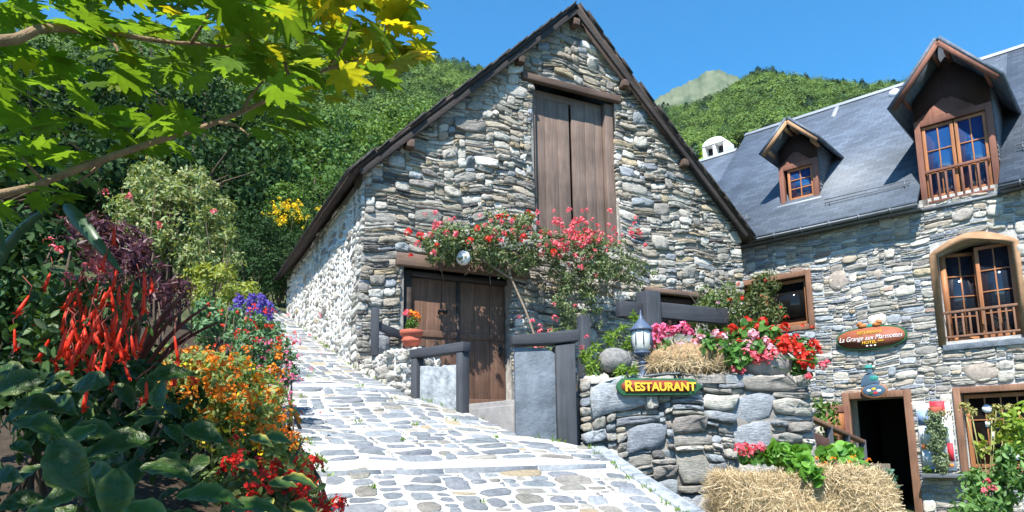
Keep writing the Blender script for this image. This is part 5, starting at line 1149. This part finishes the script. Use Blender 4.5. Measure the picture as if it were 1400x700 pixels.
# red begonias at the lower edge
BEG = leaf_mat('begonia_leaf', (.03, .07, .02), (.12, .16, .05), .3)
DRED = leaf_mat('deep_red_petal', (.42, .006, .006), (.66, .03, .02), .3, .6)
bush('red_begonia', 'deep red begonias with variegated leaves at the bottom of the bed', [(at(370, 680, 2.9), (.22, .2, .14), 22, .35, 240, .075), (at(420, 705, 3.0), (.16, .15, .10), 14, .35, 90, .07)], BEG, cat='flowers',
     bl=[(sprays(cloud(395, 655, 24, 14, 26), 2.75, .1), .026, 9, DRED), (sprays(cloud(345, 680, 16, 20, 18), 2.7, .1), .028, 9, DRED), (sprays(cloud(438, 692, 18, 8, 24), 2.8, .1), .024, 9, DRED), (sprays(cloud(318, 625, 12, 14, 10), 2.9, .1), .026, 9, DRED)])
vg = thing('variegated_plant', 'few yellow-edged pointed leaves standing among the red begonias', 'plant', WORLD, tuple(at(385, 690, 2.6)*[1, 1, 0]+[0, 0, .5]))
BIG_V = []; 
for i in range(17):
    t = i/16; w_ = .36*math.sin(math.pi*min(1, t*.97+.03))**.95*(1-.42*t)
    for j in range(5):
        u = (j-2)/2; BIG_V.append([u*w_, t, -.28*t*t+.10*abs(u)*w_*1.8+.05*math.sin(t*3.1)-.03*(1-abs(u))+.022*math.sin(t*26)*abs(u)])
BIG_V = np.array(BIG_V); BIG_F = np.array([[i*5+j, i*5+j+1, (i+1)*5+j+1, (i+1)*5+j] for i in range(16) for j in range(4)])
def bigleaf(mb, P, dirv_, nrm, size, col=None):
    if col is None: q = rng.uniform(.7, 1.5); col = edgecol(np.array([.020, .052, .008])*q, np.array([.085, .11, .03])*q)
    scatter(mb, np.array([P]), np.array([nrm], float), size, BIG_V, BIG_F, .12, 0, None, tangent=np.array([dirv_], float)); mb.C[-1] = col; mb.hascol = True
def edgecol(base, edge):
    c = np.zeros((len(BIG_V), 3)); 
    for k in range(len(BIG_V)): c[k] = edge if k % 5 in (0, 4) else base
    return c
mb = MB()
for px, py, Y, dx, dz, s in ((366, 662, 2.5, 1, .1, .10), (385, 655, 2.45, 1, .25, .12), (352, 640, 2.6, -.8, .4, .10), (340, 598, 2.9, .8, .3, .11), (360, 597, 3.0, 1, .15, .12), (372, 680, 2.4, .2, -.9, .10), (395, 690, 2.5, .9, -.2, .1)):
    V0 = len(mb.V); bigleaf(mb, at(px, py, Y), (dx, -.2, dz), (0, -.55, .8), s); mb.C[-1] = edgecol((.05, .11, .03), (.42, .36, .08)); mb.hascol = True
mb.build('leaves', leaf_mat('variegated_edge_leaf', (0, 0, 0), (0, 0, 0), .3, .45, .3, attr=True), vg)
# phormium: dark red sword leaves
ph = thing('phormium', 'clump of dark wine-red sword leaves between fuchsia and orange flowers', 'phormium', WORLD, tuple(at(190, 520, 3.0)*[1, 1, 0]+[0, 0, 1.3]))
mb = MB()
def sword(p0, p1, wdt, sag=.0):
    p0, p1 = np.array(p0), np.array(p1); side = np.cross(p1-p0, [0, 1, 0]); side /= np.linalg.norm(side)+1e-9; V = []
    for i in range(9):
        t = i/8; c = p0*(1-t)+p1*t+np.array([0, -.03*math.sin(t*3), sag*math.sin(t*math.pi)]); ww = wdt*(1-t)**.55*(.55+.45*min(1, t*4)); V += [c-side*ww+[0, .012, 0], c+[0, -.006, 0], c+side*ww+[0, .012, 0]]
    mb.add(V, np.array([[i*3+j, i*3+j+1, i*3+j+4, i*3+j+3] for i in range(8) for j in range(2)]))
for a, b, w_ in (((185, 500), (252, 400), .022), ((195, 505), (285, 417), .014), ((190, 500), (250, 425), .012), ((178, 490), (215, 372), .018), ((168, 495), (186, 385), .02), ((160, 490), (166, 400), .016), ((150, 500), (120, 420), .016), ((200, 510), (300, 440), .012), ((172, 492), (200, 392), .016), ((205, 515), (262, 452), .013)):
    sword(at(*a, 3.0), at(*b, 2.9), w_, .02)
mb.build('leaves', leaf_mat('wine_leaf', (.05, .012, .018), (.17, .055, .06), .25, .35, .5), ph)
# fuchsia with long scarlet bells
fu = thing('fuchsia', 'fuchsia bush with long scarlet hanging bells in the shade of the maple', 'fuchsia', WORLD, tuple(at(120, 520, 2.4)*[1, 1, 0]+[0, 0, 1.3]))
foliage([(at(110, 455, 2.5), (.25, .2, .20), 40, .3, 420, .05), (at(60, 420, 2.6), (.2, .2, .2), 24, .3, 240, .055), (at(150, 400, 2.6), (.16, .15, .1), 18, .35, 150, .04)], leaf_mat('fuchsia_leaf', (.02, .05, .015), (.07, .14, .04), .3), fu)
mb = MB(); BELL = leaf_mat('scarlet_bell', (.60, .014, .008), (.80, .06, .02), .35, .45)
pts = [(rng.normal(128, 42), rng.normal(440, 38)) for k in range(80)]+[(158, 385), (150, 392), (163, 390), (170, 400), (112, 400), (120, 412), (197, 372), (206, 378), (182, 385), (245, 490), (238, 500), (250, 498), (232, 505), (190, 530), (200, 522)]
for x, y in pts:
    p = at(x, y, 2.35+rng.uniform(-.15, .2)); L = rng.uniform(.045, .095); dx = np.array([rng.normal(0, .28), rng.normal(0, .2), -1]); dx /= np.linalg.norm(dx)
    bell = MB(); bell.tube([p, p+dx*L*.25, p+dx*L*.75, p+dx*L], [.0022, .0048, .0064, .006], 6)
    n = 5; scatter(bell, np.repeat([p+dx*L*.97], n, 0), rng.normal(size=(n, 3)), .022, LEAF_V*[.8, 1, 1], LEAF_F, .2, tangent=dx[None]+.7*rng.normal(size=(n, 3))); bell.build('bell', BELL, fu)
    mb.tube([p, p+[rng.normal(0, .01), 0, .03], p+[rng.normal(0, .02), .02, .07]], .0015, 4)
mb.build('stem', plain('red_stem', (.22, .05, .04)), fu)
heads(sprays(cloud(135, 378, 26, 12, 22), 2.6, .15), .018, 10, M['coral_petal'], fu)
# broad dark leaves in the foreground
bl_ = thing('broad_leaf_plant', 'large wrinkled dark green leaves filling the lower left foreground', 'plant', WORLD, tuple(at(130, 700, 1.9)*[1, 1, 0]+[0, 0, .9]))
mb = MB()
spec = [(20, 575, 1.55, (1.0, -.2, -.15), (.1, -.35, 1), .15), (75, 600, 1.5, (.35, -.3, -1), (.2, -.9, .35), .17), (135, 582, 1.75, (-.2, -.3, -.1), (0, -.5, 1), .15), (205, 600, 1.8, (-1, -.2, -.05), (.2, -.6, .8), .17), (190, 640, 1.7, (1, -.3, .05), (0, -.5, .9), .16), (160, 640, 1.6, (.2, -.4, -1), (.5, -.8, .4), .15), (65, 640, 1.6, (1, -.3, .0), (-.1, -.6, .9), .17), (220, 560, 2.0, (.1, -.2, .7), (-.3, -.9, .3), .13), (150, 525, 2.1, (-.6, -.2, .3), (.2, -.8, .6), .17), (200, 520, 2.1, (.5, -.2, .4), (-.2, -.8, .6), .16), (60, 520, 2.0, (-.6, -.2, .2), (.1, -.8, .6), .17), (250, 585, 2.1, (.9, -.2, -.3), (.1, -.7, .7), .15), (300, 700, 1.7, (1, -.2, .25), (-.1, -.4, 1), .17), (240, 680, 1.6, (.7, -.2, -.3), (0, -.6, .8), .17), (175, 690, 1.5, (.9, -.2, -.5), (.1, -.6, .8), .14)]
for px, py, Y, d, nn, s in spec: bigleaf(mb, at(px, py, Y), d, nn, s*.86)
for k in range(120):
    px, py = rng.uniform(-40, 290), rng.uniform(500, 740)
    if px > 230+ (py-520)*.55: continue
    Y = 2.3-(py-480)/260*.6+rng.uniform(0, .5); a = rng.uniform(0, 6.28); bigleaf(mb, at(px, py, Y), (math.cos(a), -.3, .5*math.sin(a)-.3), (rng.normal(0, .3), -.6, .8), rng.uniform(.085, .135))
mb.build('leaves', leaf_mat('wrinkled_leaf', (0, 0, 0), (0, 0, 0), .16, .40, .28, bscale=38, attr=True), bl_)
sm_ = MB()
for k in range(0):
    px, py = rng.uniform(0, 260), rng.uniform(540, 720); p = at(px, py, 2.0); sm_.tube([[p[0]*.97, p[1]+.1, .9], [p[0], p[1]+.05, (p[2]+.9)/2], p], [.008, .007, .004], 5)

# dark undergrowth added as black backdrop for the shade under the maple
bush('shade_shrub', 'dark small-leaved shrub added to deepen the shade beneath the maple branch', [(at(60, 480, 3.2), (.55, .3, .45), 46, .3, 2200, .07), (at(10, 400, 3.6), (.5, .3, .4), 36, .3, 1300, .075), (at(150, 560, 3.0), (.5, .3, .3), 40, .3, 1500, .065)], DARKL)
# long strap leaf crossing the light
st_ = thing('strap_leaf_plant', 'single long arching strap leaf crossing in front of the purple maple', 'plant', WORLD, tuple(at(60, 260, 2.5)*[1, 1, 0]+[0, 0, 1.2]))
mb = MB(); sword(at(-60, 470, 2.6), at(85, 275, 2.45), .035, .1); sword(at(88, 280, 2.4), at(168, 375, 2.3), .032, .012); sword(at(0, 345, 2.4), at(-30, 120, 2.5), .03); sword(at(-20, 140, 2.5), at(30, 180, 2.4), .02)
mb.build('leaves', leaf_mat('strap_leaf', (.02, .06, .035), (.04, .09, .05), .2, .35, .5), st_)

# ================================================================== MAPLE OVERHEAD
mp = thing('maple_tree', 'maple whose yellow-green leaves and sloping branch hang into the picture at upper left', 'maple tree', WORLD, (-2.35, 1.0, 0))
mb = MB(); T0 = [(-2.35, 1.0, -.2), (-2.3, 1.02, .8), (-2.2, 1.1, 1.6), (-2.1, 1.15, 2.3), (-1.95, 1.1, 3.0)]
mb.tube(T0, [.13, .10, .085, .07, .045], 10); mb.build('trunk', M['maple_bark'], mp, smooth=True)
def branch(pts, r0, r1):
    m_ = MB(); pts = np.array(pts); 
    f = np.linspace(0, 1, 14); k = np.linspace(0, 1, len(pts)); q = np.stack([np.interp(f, k, pts[:, i]) for i in range(3)], 1); q[1:-1] = .25*q[:-2]+.5*q[1:-1]+.25*q[2:]; q[1:-1] += rng.normal(0, .004, (12, 3))
    m_.tube(q, np.linspace(r0, r1, 14), 8); m_.build('branch', M['maple_bark'], mp, smooth=True); return q
B1 = branch([(-2.2, 1.15, 1.95), at(-40, 290, 1.95), at(60, 247, 2.0), at(150, 213, 2.05), at(250, 186, 2.1), at(330, 155, 2.15), at(400, 120, 2.2), at(450, 92, 2.25), at(540, 70, 2.3)], .015, .004)
B2 = branch([(-2.1, 1.15, 2.3), at(-20, 70, 1.7), at(60, 36, 1.8), at(140, 40, 1.95), at(260, 62, 2.1), at(330, 60, 2.2)], .02, .003)
B3 = branch([(-2.0, 1.1, 2.8), (-1.4, 1.3, 3.0), (-.9, 1.8, 3.05), (-.6, 2.3, 3.0)], .03, .006)
B4 = branch([(-2.0, 1.1, 2.9), (-1.8, .6, 3.2), (-1.5, .2, 3.3), (-1.1, -.1, 3.3)], .03, .006); B5 = branch([(-2., 1.1, 2.9), (-2.3, .5, 3.3), (-2.6, .1, 3.4)], .03, .006)
for (x0, y0, x1, y1) in ((330, 155, 360, 110), (250, 186, 215, 130), (400, 120, 380, 60), (450, 92, 480, 30), (150, 213, 105, 250), (60, 247, 30, 215), (300, 168, 340, 185), (260, 62, 285, 20), (140, 40, 170, 95), (430, 105, 510, 120), (120, 222, 90, 190)):
    a, b = at(x0, y0, 2.1), at(x1, y1, 2.05); twm = MB(); twm.tube([a, (a+b)/2+rng.normal(0, .012, 3), b], [.007, .005, .003], 5); twm.build('twig', M['maple_bark'], mp)
low = np.array([[-80, 330], [0, 310], [60, 300], [110, 285], [150, 250], [200, 240], [260, 225], [300, 205], [340, 205], [400, 195], [430, 170], [470, 165], [520, 125], [560, 100], [590, 60], [610, 25]])
pos = []; yel = []
g = np.random.default_rng(12)
while len(pos) < 820:
    px, py = g.uniform(-90, 600), g.uniform(-160, 320)
    yb = np.interp(px, low[:, 0], low[:, 1])-22
    if py > yb or (px > 560 and py < -40): continue
    if py > 110 and px < 330 and g.uniform() < .35: continue      # the lower left is more open
    if 330 < px < 440 and 110 < py < 150 and g.uniform() < .4: continue
    Y = g.uniform(1.75, 2.7) if px < 480 else g.uniform(2.0, 2.5)
    pos.append(at(px, py, Y)); yel.append(np.clip(((px-380)/330-(py-40)/300)*.8+g.normal(0, .22), 0, .85))
for q, n in ((B3, 110), (B4, 640), (B5, 650)):     # unseen crown above and behind the frame, thickened to shade the bed
    for k in range(n):
        c = q[g.integers(3, 14)]+g.normal(0, 1, 3)*[.45, .45, .18]; pos.append(c); yel.append(max(0, g.normal(.1, .2)))
pos = np.array(pos); yel = np.array(yel)
def topx(P): q = P-CAM; d = q@fwd; return np.where(d > .05, PX+FPX*(q@rt)/np.maximum(d, .05), -9), np.where(d > .05, PY-FPX*(q@upv)/np.maximum(d, .05), -9)
ux, uy = topx(pos); stray = (uy > -60) & (uy > np.interp(ux, low[:, 0], low[:, 1])-15) | ((ux > 575) & (uy > -70))    # the crown was cut back over the path
tt = (2.35-pos[:, 1])/.56; fx, fz = pos[:, 0]+.16*tt, pos[:, 2]-.81*tt; glow = (fx > -1.8) & (fx < -.85) & (fz > 1.75) & (fz < 2.45) & (g.uniform(size=len(pos)) < .72)  # leaves dropped to let sun through to the fuchsia
pos = pos[~(stray | glow)]; yel = yel[~(stray | glow)][:, None]; nn = np.tile([0, 0, 1.], (len(pos), 1))+g.normal(0, .30, (len(pos), 3)); nn[:, 1] -= .12
c1 = np.array([.115, .215, .026]); c2 = np.array([.62, .48, .02])
colr = c1*(1-yel)+c2*yel; colr = colr*g.uniform(.8, 1.25, (len(pos), 1))
mb = MB(); tang = np.stack([g.normal(.5, .6, len(pos)), g.normal(.1, .6, len(pos)), g.normal(-.35, .3, len(pos))], 1)
scatter(mb, pos, nn, g.uniform(.058, .108, len(pos)), MAPLE_V, MAPLE_F, .22, 0, colr, tangent=tang)
mb.build('leaves', leaf_mat('maple_leaf', (0, 0, 0), (0, 0, 0), .66, .45, .25, attr=True), mp)

# weeds in the joints along the path edges
mb = MB(); g2 = np.random.default_rng(91); P = []
for k in range(150):
    b = g2.uniform(-6.5, 5); side = g2.random()
    s_ = float(redge(b))-g2.uniform(.0, .06) if side < .5 else (float(ledge(b))+g2.uniform(.0, .12) if side < .85 else g2.uniform(float(ledge(b))+.2, float(redge(b))-.1))
    w_ = BARN.w(s_, b, float(zpath(b))+.005); m_ = int(g2.integers(5, 16)); P += [w_+np.append(g2.normal(0, .02, 2), 0) for _ in range(m_)]
P = np.array(P); scatter(mb, P, g2.normal(size=P.shape)*[1, 1, .2], g2.uniform(.02, .07, len(P)), NAR_V, NAR_F, .3, tangent=np.tile([0, 0, 1.], (len(P), 1))+.8*g2.normal(size=P.shape)*[1, 1, 0])
mb.build('grass', FERN, kind='stuff')

# ================================================================== AIR
hz, hnt, hout = newmat('haze_air'); pv = hnt.nodes.new('ShaderNodeVolumePrincipled'); pv.inputs['Color'].default_value = (.86, .92, 1, 1); pv.inputs['Density'].default_value = .00005; pv.inputs['Anisotropy'].default_value = .2
hnt.links.new(pv.outputs[0], hout.inputs['Volume'])
mb = MB(); mb.box(-3200, 3200, -3200, 3200, -30, 1420); mb.build('haze', hz, kind='stuff')

# ================================================================== LIGHT
w = bpy.data.worlds.new('World'); sc.world = w; w.use_nodes = True; nt = w.node_tree
bg = nt.nodes['Background']; sky = nt.nodes.new('ShaderNodeTexSky'); sky.sky_type = 'NISHITA'; sky.sun_disc = False
SAZ, SEL = 196., 54.
sky.sun_elevation = R(SEL); sky.sun_rotation = R(SAZ); sky.altitude = 500; sky.air_density = 1.; sky.dust_density = 0.; sky.ozone_density = 8
hs = nt.nodes.new('ShaderNodeHueSaturation'); hs.inputs['Saturation'].default_value = 1.3; hs.inputs['Hue'].default_value = .488
nt.links.new(sky.outputs[0], hs.inputs['Color']); nt.links.new(hs.outputs[0], bg.inputs[0]); bg.inputs[1].default_value = .125
sl = bpy.data.lights.new('sun', 'SUN'); sl.energy = 5.0; sl.angle = R(.5); sl.color = (1, .95, .86)
so = bpy.data.objects.new('sun', sl); COL.objects.link(so)
sdv = Vector((math.sin(R(SAZ))*math.cos(R(SEL)), math.cos(R(SAZ))*math.cos(R(SEL)), math.sin(R(SEL))))
so.rotation_euler = sdv.to_track_quat('Z', 'Y').to_euler(); so.location = (0, 0, 30)
sc.view_settings.view_transform = 'Standard'; sc.view_settings.look = 'None'; sc.view_settings.exposure = 1.15; sc.view_settings.gamma = 1; sc.view_settings.use_curve_mapping = False
sc.cycles.use_denoising = True; sc.cycles.max_bounces = 8; sc.cycles.transparent_max_bounces = 8
